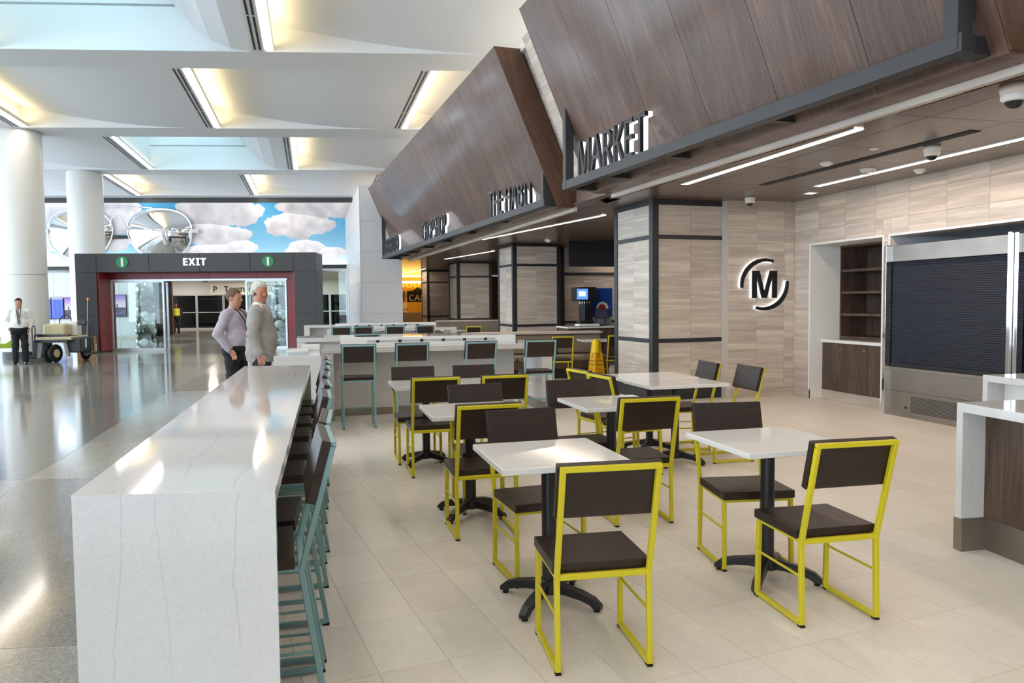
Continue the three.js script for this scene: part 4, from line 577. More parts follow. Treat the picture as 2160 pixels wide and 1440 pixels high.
// ---- passage behind the doors
{ const w = struct('wall_passage', 'walls of the bright passage beyond the exit doors'), o = hall(0, 38); w.position.copy(o); w.rotation.y = -TH;
  mesh('side_wall', bx(-21.3, -21, 0, 3.3, -12.6, -0.3), M.panelWhite, w); mesh('side_wall', bx(-5.2, -4.9, 0, 3.3, -12.6, -0.4), M.panelWhite, w); mesh('end_header', bx(-21.3, -4.9, 2.24, 3.3, -12.3, -12), M.panelWhite, w); mesh('soffit', bx(-21.3, -4.9, 3.2, 3.35, -12.4, 0), M.white, w); mesh('corridor_wall', bx(-16.4, -15.2, 0, 3.2, -3.2, -3.0), M.greyWood, w);
  for (const [s, t] of [[-18, 5], [-18, 9.5], [-13.5, 4], [-13.5, 9.5], [-9, 4], [-9, 9.5]]) { const l = thing('downlight', 'round recessed downlight in the passage soffit beyond the doors', 'light', hall(s, 38 + t, 3.2).toArray(), 0, 'passage downlights'); mesh('lens', cyl(0.2, 0.2, 0.02, 0, -0.008, 0, 24), M.stripCool, l); l.add(area(0.4, 0.4, '#fff1df', 260, 0, -0.03, 0, [0, -1, 0])); }
  for (let i = 0; i < 9; i++) glazed('glass_door', 'dark glazed door with a middle rail in the passage end wall', 'door', -20.4 + i * 1.7, -18.72 + i * 1.7, 50.1, 2.24, [1.1], 'passage end doors');
  const s = thing('wayfinding_sign', 'pale header sign reading P Terminal Parking above the passage doors', 'sign', hall(-13.4, 49.97, 2.6).toArray(), -TH); mesh('panel', rb(5.4, 0.74, 0.03, 0, 0, 0, 0.005), M.signWhite, s); const txt = canvasTex(1024, 136, (c, W, H) => { c.fillStyle = '#f4f4f2'; c.fillRect(0, 0, W, H); c.fillStyle = '#2c2c30'; c.font = 'bold 104px sans-serif'; c.textBaseline = 'middle'; c.fillText('P', 20, 70); c.fillText('Terminal Parking', 160, 70); }); const g = new THREE.PlaneGeometry(5.3, 0.7); g.translate(0, 0, 0.017); mesh('lettering', g, std({ map: txt, roughness: 0.5 }), s);
  const r = hallThing('restroom_sign', 'blue restroom sign with white figures inside the passage', 'sign', -15.5, 40.6, 2.36); mesh('panel', rb(0.8, 0.42, 0.04, 0, 0, 0, 0.006), std({ color: C('#42508a'), roughness: 0.4 }), r); for (const x of [-0.02, 0.26]) { const f = mesh('figure', [cyl(0.035, 0.035, 0.01, x, 0.12, 0.026, 20, 'z'), bx(x - 0.05, x + 0.05, -0.05, 0.075, 0.021, 0.028), bx(x - 0.04, x - 0.008, -0.16, -0.05, 0.021, 0.028), bx(x + 0.008, x + 0.04, -0.16, -0.05, 0.021, 0.028)], M.signWhite, r); } mesh('divider', bx(0.115, 0.128, -0.17, 0.16, 0.021, 0.027), M.signWhite, r);
  const dc = thing('dome_camera', 'white dome camera under the passage soffit beyond the doors', 'camera', hall(-17.2, 46, 3.2).toArray()); mesh('base', cyl(0.16, 0.16, 0.12, 0, -0.06, 0, 24), M.plastic, dc); const dd = new THREE.SphereGeometry(0.13, 20, 10, 0, 6.2832, Math.PI / 2, Math.PI / 2); dd.translate(0, -0.12, 0); mesh('dome', dd, M.blackIron, dc);
  // outside the passage: forecourt columns and the dark garage behind
  const gz = struct('wall_garage', 'dark garage front across the forecourt'); mesh('garage_wall', bx(-34, 6, 0, 6, -0.3, 0), M.dark, gz); gz.position.copy(hall(0, 56)); gz.rotation.y = -TH; mesh('forecourt', bx(-34, 6, -0.05, 0.004, 0, 6), M.concrete, gz);
  for (const x of [-18.9, -15.9, -11.2, -7.6]) { const p = hallThing('forecourt_column', 'sunlit pale concrete column outside the passage doors', 'column', x, 51.4, 0, 'forecourt columns'); mesh('shaft', cyl(0.17, 0.17, 5, 0, 2.5, 0, 24), M.columnWhite, p); mesh('base', cyl(0.22, 0.22, 0.2, 0, 0.1, 0, 24), M.concrete, p); }
}
// ---- flight screens
{ const fl = canvasTex(512, 512, (c, w, h) => { c.fillStyle = '#3560e8'; c.fillRect(0, 0, w, h); c.fillStyle = '#e9d6ff'; c.fillRect(0, 0, w, 34); c.fillStyle = '#8aa8ff'; for (let i = 0; i < 20; i++) { c.fillRect(14, 60 + i * 22, 60 + (i * 37) % 90, 7); c.fillRect(220, 60 + i * 22, 40 + (i * 23) % 60, 7); c.fillRect(400, 60 + i * 22, 70, 7); } });
  const ph = canvasTex(256, 512, (c, w, h) => { const g = c.createLinearGradient(0, 0, 0, h); g.addColorStop(0, '#9a6be0'); g.addColorStop(0.35, '#e6d8ff'); g.addColorStop(0.6, '#f3f0ff'); c.fillStyle = g; c.fillRect(0, 0, w, h); c.fillStyle = '#3b3560'; c.fillRect(0, 300, w, 212); c.fillStyle = '#2a2745'; c.fillRect(70, 230, 26, 90); c.fillRect(76, 210, 14, 30); c.strokeStyle = '#7e72b8'; c.lineWidth = 8; for (let i = 0; i < 6; i++) { c.beginPath(); c.moveTo(0, 512 - i * 20); c.lineTo(w, 330 + i * 30); c.stroke(); } });
  const scr = (s0, s1, y0, y1, map, label, group, k = 1.1) => { const o = hallThing('wall_screen', label, 'screen', (s0 + s1) / 2, 37.94, (y0 + y1) / 2, group); mesh('bezel', rb(s1 - s0, y1 - y0, 0.06, 0, 0, -0.0, 0.005), M.black, o); const g = new THREE.PlaneGeometry(s1 - s0 - 0.04, y1 - y0 - 0.04); g.translate(0, 0, 0.033); mesh('display', g, std({ color: C('#050505'), emissive: C('#ffffff'), emissiveMap: map, emissiveIntensity: k, roughness: 0.3 }), o); };
  scr(-20.95, -20.34, 0.97, 2.0, fl, 'blue flight screen with white header, end of the row by the column', 'flight screens'); scr(-20.33, -19.74, 0.97, 2.0, fl, 'blue flight screen with white header in the middle of the wall row', 'flight screens'); scr(-19.73, -19.16, 0.97, 2.0, fl, 'blue flight screen with white header next to the purple picture screen', 'flight screens'); scr(-19.13, -18.5, 0.97, 2.0, ph, 'purple skyline picture screen beside the blue flight screens'); scr(-16.86, -16.22, 1.05, 2.12, ph, 'purple skyline picture screen seen through the exit glass'); }
// ---- yellow mural wall deep in the food court
{ const w = thing('yellow_mural', 'yellow wall graphic with dark mountain band and lettering CAMP FOOD', 'mural', [5.75, 0, -43.2]); const t = canvasTex(1024, 1024, (c, W, H) => { const m = (x) => x / 3.2 * W, y = (v) => H - (v - 0.9) / 2.3 * H; c.fillStyle = '#e0a92e'; c.fillRect(0, 0, W, H); c.fillStyle = '#f6e3ae'; c.font = 'bold 190px sans-serif'; c.fillText('FOOD', m(0.2), y(2.45)); c.fillStyle = '#f1dfae'; c.fillRect(m(0.74), 0 + y(2.3), m(0.32), H); c.fillStyle = '#17140f'; c.beginPath(); c.moveTo(m(1.06), y(1.62)); c.lineTo(m(1.06), y(2.24)); c.lineTo(m(1.4), y(2.28)); c.lineTo(m(1.68), y(2.48)); c.lineTo(m(1.98), y(2.3)); c.lineTo(m(2.9), y(2.24)); c.lineTo(m(2.9), y(1.62)); c.fill(); for (const x of [0.83, 0.92]) c.fillRect(m(x), y(2.26), m(0.05), y(1.62) - y(2.26)); c.fillStyle = '#f1dfae'; c.font = '210px sans-serif'; c.save(); c.scale(0.82, 1); c.fillText('CAMP', m(1.16) / 0.82, y(1.7)); c.restore(); c.fillStyle = '#17140f'; c.font = '90px sans-serif'; c.fillText('ER', m(0.82), y(1.12)); });
  mesh('wall_panel', bx(-3.5, 6, 0, 3.1, -0.3, -0.02), M.greyWood, w); const g = new THREE.PlaneGeometry(3.2, 2.3); g.translate(0.1, 2.05, 0); mesh('graphic', g, std({ map: t, roughness: 0.6 }), w);
  const l = thing('cove_light', 'pair of warm light troughs above the yellow wall graphic', 'light', [5.85, 2.95, -42.7]); for (const [y, z] of [[0.06, 0], [-0.28, 0.25]]) { mesh('trough', bx(-1.6, 1.6, y, y + 0.16, z - 0.02, z + 0.02), M.dark, l); mesh('lens', bx(-1.6, 1.6, y + 0.01, y + 0.13, z + 0.02, z + 0.03), glow('#ffdf9a', 5), l); } l.add(area(3.2, 0.2, '#ffc25a', 36, 0, 0.0, 0.45, [0, -0.7, -1])); l.add(area(3.2, 0.2, '#ffbf58', 26, 0, -0.3, 0.5, [0, 0.9, 1]));
  const b = thing('padded_bench', 'grey upholstered bench under the yellow wall graphic', 'bench', [5.85, 0, -42.6]); mesh('back_cushion', rb(3.2, 0.65, 0.15, 0, 0.72, -0.3, 0.03), M.fabric, b); mesh('seat_cushion', rb(3.2, 0.16, 0.6, 0, 0.4, 0.05, 0.03), M.fabric, b); mesh('plinth', bx(-1.6, 1.6, 0, 0.32, -0.3, 0.25), M.dark, b); }
// ---- drinks counter behind the column
{ const t = thing('drinks_counter', 'dark wood service counter with white top behind the stone column', 'counter', [5.9, 0, -17.0], 0); mesh('counter_top', rbx(0, 4.2, 0.91, 0.95, -0.9, 0, 0.003), M.quartzPlain, t); mesh('front_panel', bx(0.04, 4.2, 0.1, 0.91, -0.86, -0.06), M.greyWood, t); mesh('kick_plate', bx(0.06, 4.2, 0, 0.1, -0.84, -0.08), M.steel, t);
  const w = struct('wall_drinks', 'stone panels in black frames behind the drinks counter'); mesh('wall_core', bx(6.2, 12, 0, 3.1, -20.7, -20.5), M.stoneJoint, w); stoneTiles(w, 5.4, 3.1, (g) => g.translate(6.4, 0, -20.5), null, 0, 0.6, 0.31); mesh('frame_bar', [bx(6.4, 11.8, 2.3, 2.38, -20.48, -20.44), bx(6.4, 11.8, 0.93, 1.0, -20.48, -20.44)], M.blackSteel, w); for (const x of [6.9, 8.6, 10.3]) mesh('frame_post', bx(x, x + 0.1, 0, 3.1, -20.48, -20.42), M.blackSteel, w); mesh('valance', bx(6.4, 11.8, 2.45, 3.1, -18.4, -18.3), M.dark, w);
  const s = thing('drink_dispenser', 'black soft drink dispenser with glowing blue front on the counter', 'dispenser', [6.5, 0.95, -17.5]); mesh('column_body', rb(0.22, 0.62, 0.42, 0.06, 0.31, -0.05, 0.02), M.black, s); mesh('head', rb(0.5, 0.34, 0.5, 0, 0.78, 0, 0.04, 3), M.black, s); const bm = canvasTex(256, 256, (c, w2, h) => { const g = c.createRadialGradient(110, 110, 10, 128, 128, 150); g.addColorStop(0, '#ffffff'); g.addColorStop(0.35, '#8fc4ff'); g.addColorStop(1, '#1746c8'); c.fillStyle = g; c.fillRect(0, 0, w2, h); }); mesh('lit_front', rb(0.28, 0.26, 0.02, -0.13, 0.78, 0.25, 0.01).applyMatrix4(new THREE.Matrix4()), std({ color: C('#0a0a0a'), emissive: C('#5f97ff'), emissiveIntensity: 1.6, roughness: 0.3 }), s); mesh('lit_spot', rb(0.17, 0.12, 0.012, -0.14, 0.79, 0.262, 0.005), std({ color: C('#0a0a0a'), emissive: C('#e6f1ff'), emissiveIntensity: 2.2, roughness: 0.3 }), s); for (let i = 0; i < 5; i++) mesh('nozzle', cyl(0.014, 0.01, 0.07, -0.16 + i * 0.06, 0.57, 0.15, 12), M.chrome, s); mesh('drip_tray', rb(0.36, 0.06, 0.3, -0.05, 0.1, 0.2, 0.01), M.blackIron, s);
  const p = thing('menu_panel', 'blue drinks panel with a red and white disc beside the dispenser', 'sign', [7.06, 1.5, -17.72]); mesh('panel', rb(0.55, 0.72, 0.04, 0, 0.02, 0, 0.006), std({ color: C('#1c4fb0'), roughness: 0.4 }), p); mesh('disc', cyl(0.16, 0.16, 0.02, 0.0, -0.12, 0.025, 32, 'z'), M.signWhite, p); mesh('disc_centre', cyl(0.1, 0.1, 0.02, -0.01, -0.12, 0.032, 32, 'z'), std({ color: C('#c8301e'), roughness: 0.4 }), p); mesh('stand', rb(0.5, 0.25, 0.04, 0, -0.44, 0, 0.006), M.alu, p);
  const r = thing('till_terminal', 'black touch screen till on the drinks counter', 'till', [6.86, 0.95, -17.2], -0.5); const sc = rb(0.34, 0.27, 0.03, 0, 0, 0, 0.008); sc.rotateX(-0.5); sc.translate(0, 0.3, 0.02); mesh('screen_body', sc, M.blackIron, r); const sd = new THREE.PlaneGeometry(0.29, 0.22); sd.translate(0, 0, 0.017); sd.rotateX(-0.5); sd.translate(0, 0.3, 0.02); mesh('display', sd, std({ color: C('#3c3a48'), roughness: 0.15 }), r); mesh('stand', rb(0.14, 0.2, 0.16, 0, 0.1, -0.04, 0.02), M.blackIron, r);
  const tr = thing('serving_tray', 'white serving tray on the drinks counter beside the till', 'tray', [6.45, 0.95, -17.15]); mesh('tray_base', rb(0.5, 0.02, 0.3, 0, 0.03, 0, 0.008), M.plastic, tr); mesh('rim', [rb(0.52, 0.05, 0.015, 0, 0.035, 0.15, 0.005), rb(0.52, 0.05, 0.015, 0, 0.035, -0.15, 0.005), rb(0.015, 0.05, 0.3, 0.255, 0.035, 0, 0.005), rb(0.015, 0.05, 0.3, -0.255, 0.035, 0, 0.005)], M.plastic, tr); }
// ================================================================ UTILITY CART, BOX, GREEN CHAIR
{ const c = thing('utility_cart', 'beige and black ride on utility cart with tank, steering wheel and beacon mast', 'cart', hall(-11.5, 22.35).toArray(), -TH + 0.12); const cream = std({ color: C('#c9bd96'), roughness: 0.5 }), grey = std({ color: C('#8b8a86'), roughness: 0.5 });
  mesh('deck', rb(1.15, 0.1, 1.5, 0.05, 0.66, -0.3, 0.03), cream, c); mesh('frame', extrude([[-0.5, 0.12], [-0.38, 0.12], [-0.3, 0.55], [0.36, 0.55], [0.44, 0.16], [0.54, 0.16], [0.44, 0.64], [-0.44, 0.64]], 0.12).translate(0, 0, 0.32), grey, c); mesh('bumper', rb(1.1, 0.07, 0.12, 0, 0.6, 0.46, 0.02), M.blackIron, c);
  const wheel = (x, y, z, r, w) => { const o = mesh('wheel', new THREE.TorusGeometry(r * 0.72, r * 0.3, 14, 32).rotateY(Math.PI / 2 - 0.5).scale(1, 1, 1).translate(x, y, z).toNonIndexed(), M.rubber, c); mesh('hub', cyl(r * 0.46, r * 0.46, w, 0, 0, 0, 24, 'x').rotateY(-0.5).translate(x, y, z), cream, o); };
  wheel(-0.12, 0.25, 0.36, 0.25, 0.12); wheel(0.1, 0.25, 0.42, 0.25, 0.14); wheel(0.72, 0.2, -0.5, 0.2, 0.12); wheel(-0.6, 0.2, -0.6, 0.2, 0.12);
  mesh('side_skirt', rb(0.5, 0.42, 1.1, 0.62, 0.46, -0.25, 0.04), std({ color: C('#2f3533'), roughness: 0.5 }), c); mesh('side_skirt', rb(0.34, 0.5, 0.8, -0.66, 0.36, -0.4, 0.04), M.dark, c); mesh('side_step', rb(0.36, 0.05, 0.6, 0.98, 0.2, -0.3, 0.01), M.black, c); mesh('side_step', extrude([[-1.05, 0.12], [-0.7, 0.12], [-0.7, 0.22], [-0.85, 0.2]], 0.5).translate(0, 0, -0.5), M.black, c);
  mesh('tank', rb(0.72, 0.34, 0.62, 0.02, 0.9, 0.0, 0.08, 4), cream, c); mesh('console', rb(0.52, 0.42, 0.4, 0.28, 0.93, -0.5, 0.03), M.plastic, c); mesh('steering_wheel', new THREE.TorusGeometry(0.19, 0.016, 10, 36).rotateX(-0.5).translate(0.1, 1.14, -0.45).toNonIndexed(), M.black, c); mesh('seat_bracket', [bar(V(-0.5, 0.74, 0.35), V(0.5, 0.74, 0.35), 0.05, 0.06), bar(V(-0.12, 0.55, 0.38), V(-0.12, 0.76, 0.38), 0.06, 0.06)], M.blackIron, c);
  mesh('hand_rail', tube([V(-0.95, 0.2, -0.3), V(-0.95, 0.95, -0.3), V(-0.9, 1.02, -0.3), V(-0.85, 0.95, -0.3), V(-0.85, 0.2, -0.3)], 0.02, 40), M.blackIron, c); mesh('hand_rail', tube([V(0.92, 0.2, -0.4), V(0.92, 0.95, -0.4), V(0.97, 1.02, -0.4), V(1.02, 0.95, -0.4), V(1.02, 0.2, -0.4)], 0.02, 40), M.blackIron, c); mesh('hose', tube([V(-0.55, 0.62, 0.42), V(-0.56, 0.76, 0.42), V(-0.4, 0.78, 0.42), V(-0.2, 0.76, 0.42)], 0.018, 30), M.blackIron, c);
  mesh('display_unit', rb(0.26, 0.16, 0.1, 0.68, 1.1, -0.4, 0.02), M.blackIron, c); const mast = mesh('mast', bar(V(0.8, 0.7, -0.45), V(0.87, 1.72, -0.45), 0.014, 0.014), M.alu, c); mesh('beacon', cyl(0.045, 0.045, 0.08, 0.89, 1.77, -0.45, 20), std({ color: C('#e87a12'), roughness: 0.3 }), mast); mesh('control_box', rb(0.1, 0.26, 0.06, 0.86, 0.5, -0.1, 0.01), M.plastic, c); c.scale.set(0.8, 1, 0.9); }
{ const b = thing('cardboard_box', 'brown cardboard box standing on the floor against the portal jamb', 'box', hall(-12.15, 25.4).toArray(), -TH + 0.25); const cb = std({ color: C('#b08a63'), roughness: 0.8 }); mesh('carton', rb(0.5, 0.58, 0.4, 0, 0.29, 0, 0.004), cb, b); mesh('flap_tape', bx(-0.251, 0.251, 0.575, 0.5815, -0.03, 0.03), std({ color: C('#c9ab80'), roughness: 0.4 }), b); mesh('printed_label', bx(0.2505, 0.252, 0.1, 0.34, -0.14, 0.02), M.signWhite, b); }
{ const t = thing('lounge_chair', 'lime green shell lounge chair on thin legs beside the round column', 'chair', hall(-13.15, 22.75).toArray(), -TH + 0.5); const lime = std({ color: C('#9dbb2b'), roughness: 0.45 });
  const sh = extrude([[-0.42, 0.46], [0.0, 0.4], [0.3, 0.41], [0.36, 0.9], [0.3, 0.92], [0.2, 0.66], [0.0, 0.5], [-0.42, 0.52]], 0.6, 0.01); sh.translate(0, 0, -0.3); mesh('shell', sh, lime, t); mesh('seat_rail', [bar(V(-0.35, 0.39, -0.22), V(0.3, 0.39, -0.22), 0.02, 0.02), bar(V(-0.35, 0.39, 0.22), V(0.3, 0.39, 0.22), 0.02, 0.02)], M.chrome, t); for (const [x, z] of [[-0.33, -0.22], [-0.33, 0.22], [0.28, -0.22], [0.28, 0.22]]) mesh('leg', bar(V(x, 0, z * 1.1), V(x, 0.4, z), 0.018, 0.018), M.chrome, t); }

// ================================================================ PEOPLE
function nets(sdf, [x0, y0, z0], [x1, y1, z1], c) {      // a closed surface round sdf < 0
  const nx = Math.ceil((x1 - x0) / c) + 1, ny = Math.ceil((y1 - y0) / c) + 1, nz = Math.ceil((z1 - z0) / c) + 1, F = new Float32Array(nx * ny * nz), I = (i, j, k) => i + nx * (j + ny * k);
  for (let k = 0; k < nz; k++) for (let j = 0; j < ny; j++) for (let i = 0; i < nx; i++) F[I(i, j, k)] = sdf(x0 + i * c, y0 + j * c, z0 + k * c);
  const vid = new Int32Array(nx * ny * nz).fill(-1), pos = [], idx = [];
  for (let k = 0; k < nz - 1; k++) for (let j = 0; j < ny - 1; j++) for (let i = 0; i < nx - 1; i++) {
    let n = 0, sx = 0, sy = 0, sz = 0; const f = (a, b, d) => F[I(i + a, j + b, k + d)];
    const edge = (a, b) => { const p = f(...a), q = f(...b); if ((p < 0) !== (q < 0)) { const t = p / (p - q); n++; sx += a[0] + (b[0] - a[0]) * t; sy += a[1] + (b[1] - a[1]) * t; sz += a[2] + (b[2] - a[2]) * t; } };
    let m = 0; for (let q = 0; q < 8; q++) if (f(q & 1, (q >> 1) & 1, q >> 2) < 0) m++; if (!m || m === 8) continue;
    for (const [a, b] of EDGES) edge(a, b); vid[I(i, j, k)] = pos.length / 3; pos.push(x0 + (i + sx / n) * c, y0 + (j + sy / n) * c, z0 + (k + sz / n) * c);
  }
  for (let k = 1; k < nz - 1; k++) for (let j = 1; j < ny - 1; j++) for (let i = 1; i < nx - 1; i++) {
    const a = F[I(i, j, k)] < 0; const quad = (p, q, r, s, flip) => { if (p < 0 || q < 0 || r < 0 || s < 0) return; flip ? idx.push(p, q, r, p, r, s) : idx.push(p, r, q, p, s, r); };
    if (a !== (F[I(i + 1, j, k)] < 0)) quad(vid[I(i, j - 1, k - 1)], vid[I(i, j, k - 1)], vid[I(i, j, k)], vid[I(i, j - 1, k)], a);
    if (a !== (F[I(i, j + 1, k)] < 0)) quad(vid[I(i - 1, j, k - 1)], vid[I(i - 1, j, k)], vid[I(i, j, k)], vid[I(i, j, k - 1)], a);
    if (a !== (F[I(i, j, k + 1)] < 0)) quad(vid[I(i - 1, j - 1, k)], vid[I(i, j - 1, k)], vid[I(i, j, k)], vid[I(i - 1, j, k)], a);
  }
  const g = new THREE.BufferGeometry(); g.setAttribute('position', new THREE.BufferAttribute(new Float32Array(pos), 3)); g.setIndex(idx); g.computeVertexNormals(); return g;
}
const EDGES = [[[0, 0, 0], [1, 0, 0]], [[0, 1, 0], [1, 1, 0]], [[0, 0, 1], [1, 0, 1]], [[0, 1, 1], [1, 1, 1]], [[0, 0, 0], [0, 1, 0]], [[1, 0, 0], [1, 1, 0]], [[0, 0, 1], [0, 1, 1]], [[1, 0, 1], [1, 1, 1]], [[0, 0, 0], [0, 0, 1]], [[1, 0, 0], [1, 0, 1]], [[0, 1, 0], [0, 1, 1]], [[1, 1, 0], [1, 1, 1]]];
const smin = (a, b, k) => { const h = Math.max(0, k - Math.abs(a - b)) / k; return Math.min(a, b) - h * h * k * 0.25; };
function capsule(a, b, ra, rb2) { const ax = a[0], ay = a[1], az = a[2], dx = b[0] - ax, dy = b[1] - ay, dz = b[2] - az, dd = dx * dx + dy * dy + dz * dz || 1e-9; return (x, y, z) => { let t = ((x - ax) * dx + (y - ay) * dy + (z - az) * dz) / dd; t = t < 0 ? 0 : t > 1 ? 1 : t; const px = x - ax - dx * t, py = y - ay - dy * t, pz = z - az - dz * t; return Math.sqrt(px * px + py * py + pz * pz) - ra - (rb2 - ra) * t; }; }
function ell(c, r) { const m = Math.min(...r); return (x, y, z) => { const a = (x - c[0]) / r[0], b = (y - c[1]) / r[1], d = (z - c[2]) / r[2], k = Math.sqrt(a * a + b * b + d * d); return (k - 1) * m * (k < 1 ? 1 : 1 + 0.15 * (k - 1)); }; }
const blend = (fs, k) => (x, y, z) => { let d = 9; for (const f of fs) d = smin(d, f(x, y, z), k); return d; };
// a standing figure facing +z; pose gives elbows and wrists (left is +x)
function person(o) {
  const root = thing('person', o.label, 'person', o.at, o.turn), K = o.height / 1.78, add = (n, g, m, p = root) => { g.scale(K, K, K); return mesh(n, g, m, p); };
  const skin = std({ color: C(o.skin || '#c48f76'), roughness: 0.55 }), cell = o.cell || 0.012, fat = o.belly || 0, SH = o.shoulder || 0.195;
  const sh = [[SH, 1.418, -0.005], [-SH, 1.418, -0.005]], el = o.elbows, wr = o.wrists, hip = [[0.095, 0.93, 0], [-0.095, 0.93, 0]], kn = o.knees || [[0.11, 0.5, 0.02], [-0.11, 0.5, 0.02]], an = o.ankles || [[0.11, 0.09, -0.01], [-0.12, 0.09, -0.01]];
  const torso = (e) => [ell([0, 1.29, -0.005], [0.185 + e, 0.24 + e, 0.118 + fat * 0.35 + e]), ell([0, 1.08, 0.01 + fat * 0.25], [0.165 + fat * 0.5 + e, 0.2 + e, 0.115 + fat * 0.9 + e]), capsule([0.02, 1.462, -0.012], [SH * 0.88, 1.42, -0.006], 0.062 + e, 0.066 + e), capsule([-0.02, 1.462, -0.012], [-SH * 0.88, 1.42, -0.006], 0.062 + e, 0.066 + e), ell([0, 0.95, -0.01 + fat * 0.1], [0.175 + fat * 0.35 + e, 0.14 + e, 0.125 + fat * 0.45 + e])];
  const arms = (e, fore = 1) => [0, 1].flatMap((i) => [capsule(sh[i], el[i], 0.058 + e, 0.047 + e), capsule(el[i], [0, 1, 2].map((q) => el[i][q] + (wr[i][q] - el[i][q]) * fore), 0.046 + e, 0.034 + e)]);
  const legs = (e) => [0, 1].flatMap((i) => [capsule(hip[i], kn[i], 0.09 + e, 0.062 + e), capsule(kn[i], an[i], 0.062 + e * 1.2, 0.045 + e * 1.6)]);
  // head, in its own turned frame
  const hy = o.headTurn || 0, hp = o.headNod || 0, q = new THREE.Quaternion().setFromEuler(new THREE.Euler(hp, hy, o.headRoll || 0, 'YXZ')), base = V(0, 1.53, 0.0), qi = q.clone().invert();
  const inHead = (f) => { const v = V(); return (x, y, z) => { v.set(x, y, z).sub(base).applyQuaternion(qi); return f(v.x, v.y, v.z); }; };
  const skull = [ell([0, 0.165, -0.012], [0.078, 0.092, 0.098]), ell([0, 0.115, 0.018], [0.066 + fat * 0.08, 0.095, 0.076]), ell([0, 0.045, 0.03], [0.05 + fat * 0.2, 0.046, 0.056]), ell([0.036, 0.098, 0.062], [0.026, 0.03, 0.022]), ell([-0.036, 0.098, 0.062], [0.026, 0.03, 0.022])];
  const skullF = blend(skull, 0.03), nose = blend([capsule([0, 0.135, 0.09], [0, 0.1, 0.112], 0.008, 0.0125), capsule([-0.011, 0.097, 0.1], [0.011, 0.097, 0.1], 0.009, 0.009)], 0.01), brow = capsule([-0.034, 0.15, 0.078], [0.034, 0.15, 0.078], 0.012, 0.012), earL = ell([0.08, 0.118, -0.008], [0.012, 0.032, 0.02]), earR = ell([-0.08, 0.118, -0.008], [0.012, 0.032, 0.02]), eyeL = ell([0.031, 0.133, 0.096], [0.02, 0.01, 0.014]), eyeR = ell([-0.031, 0.133, 0.096], [0.02, 0.01, 0.014]), lips = capsule([-0.02, 0.068, 0.083], [0.02, 0.068, 0.083], 0.0085, 0.0085), mouth = capsule([-0.024, 0.0675, 0.095], [0.024, 0.0675, 0.095], 0.004, 0.004), chin = ell([0, 0.03, 0.062], [0.024, 0.018, 0.022]);
  const faceF = (x, y, z) => { let d = smin(skullF(x, y, z), nose(x, y, z), 0.014); d = smin(d, brow(x, y, z), 0.02); d = smin(d, chin(x, y, z), 0.02); d = smin(d, lips(x, y, z), 0.012); d = smin(d, earL(x, y, z), 0.008); d = smin(d, earR(x, y, z), 0.008); d = Math.max(d, -eyeL(x, y, z)); d = Math.max(d, -eyeR(x, y, z)); return Math.max(d, -mouth(x, y, z)); };
  const neck = capsule([0, 1.44, -0.015], [0, 1.58, 0.0], 0.062 + fat * 0.12, 0.057 + fat * 0.1);
  // hands: palm, four fingers, thumb
  const handGeo = []; const handF = (i) => { const e = el[i], w = wr[i], d = V(...w).sub(V(...e)).normalize(), side = i ? -1 : 1; let fwd = V(0, 0, 1).addScaledVector(d, -d.z).normalize(); const acr = d.clone().cross(fwd); const P = (a, b, c2) => V(...w).addScaledVector(d, a).addScaledVector(fwd, b).addScaledVector(acr, c2).toArray(), fs = [capsule(w, P(0.03, 0, 0), 0.026, 0.024), capsule(P(0.03, -0.022, 0), P(0.085, -0.026, 0), 0.015, 0.013), capsule(P(0.03, 0.0, 0), P(0.09, 0.0, 0), 0.016, 0.014), capsule(P(0.03, 0.022, 0), P(0.085, 0.026, 0), 0.016, 0.013)], fg = []; [[-0.031, 0.06], [-0.011, 0.072], [0.011, 0.078], [0.031, 0.072]].forEach(([b, l]) => { const p0 = P(0.085, b, 0), p1 = P(0.085 + l * 0.52, b * 1.05, -side * 0.008), p2 = P(0.085 + l * 0.86, b * 1.05, -side * 0.03); fg.push(blend([capsule(p0, p1, 0.0095, 0.0088), capsule(p1, p2, 0.0088, 0.0075)], 0.006)); }); const th = blend([capsule(P(0.025, 0.026, 0), P(0.06, 0.052, -side * 0.012), 0.014, 0.0105), capsule(P(0.06, 0.052, -side * 0.012), P(0.092, 0.058, -side * 0.022), 0.0105, 0.0085)], 0.006); const palm = blend(fs, 0.02); return (x, y, z) => { let v = smin(palm(x, y, z), th(x, y, z), 0.012); for (const f of fg) v = smin(v, f(x, y, z), 0.004); return v; }; };
  const bodyF = blend([...torso(-0.035), ...arms(-0.012), ...legs(-0.015), neck, inHead(skullF)], 0.03);
  const parts = [nets(bodyF, [-0.5, 0.05, -0.3], [0.5, 1.82, 0.42], Math.max(cell, 0.014))];
  parts.push(nets(inHead(faceF), [-0.16, 1.48, -0.17], [0.16, 1.84, 0.2], o.fine || 0.005));
  (o.hands || []).forEach((i) => { const w = wr[i]; parts.push(nets(handF(i), [w[0] - 0.14, w[1] - 0.22, w[2] - 0.14], [w[0] + 0.14, w[1] + 0.06, w[2] + 0.16], o.fine || 0.005)); });
  const body = add('body', merge(parts), skin);
  const inHeadGeo = (g) => { g.applyQuaternion(q); g.translate(base.x, base.y, base.z); return g; };
  for (const s of [-1, 1]) { add('eye', inHeadGeo(new THREE.SphereGeometry(0.0105, 12, 8).scale(1.15, 0.5, 0.9).translate(s * 0.031, 0.1325, 0.0795)), M.eye, body); add('eyebrow', inHeadGeo(new RoundedBoxGeometry(0.034, 0.005, 0.008, 1, 0.002).rotateY(s * 0.35).rotateZ(s * -0.1).translate(s * 0.033, 0.151, 0.0865)), o.browM || o.hairM, body); }
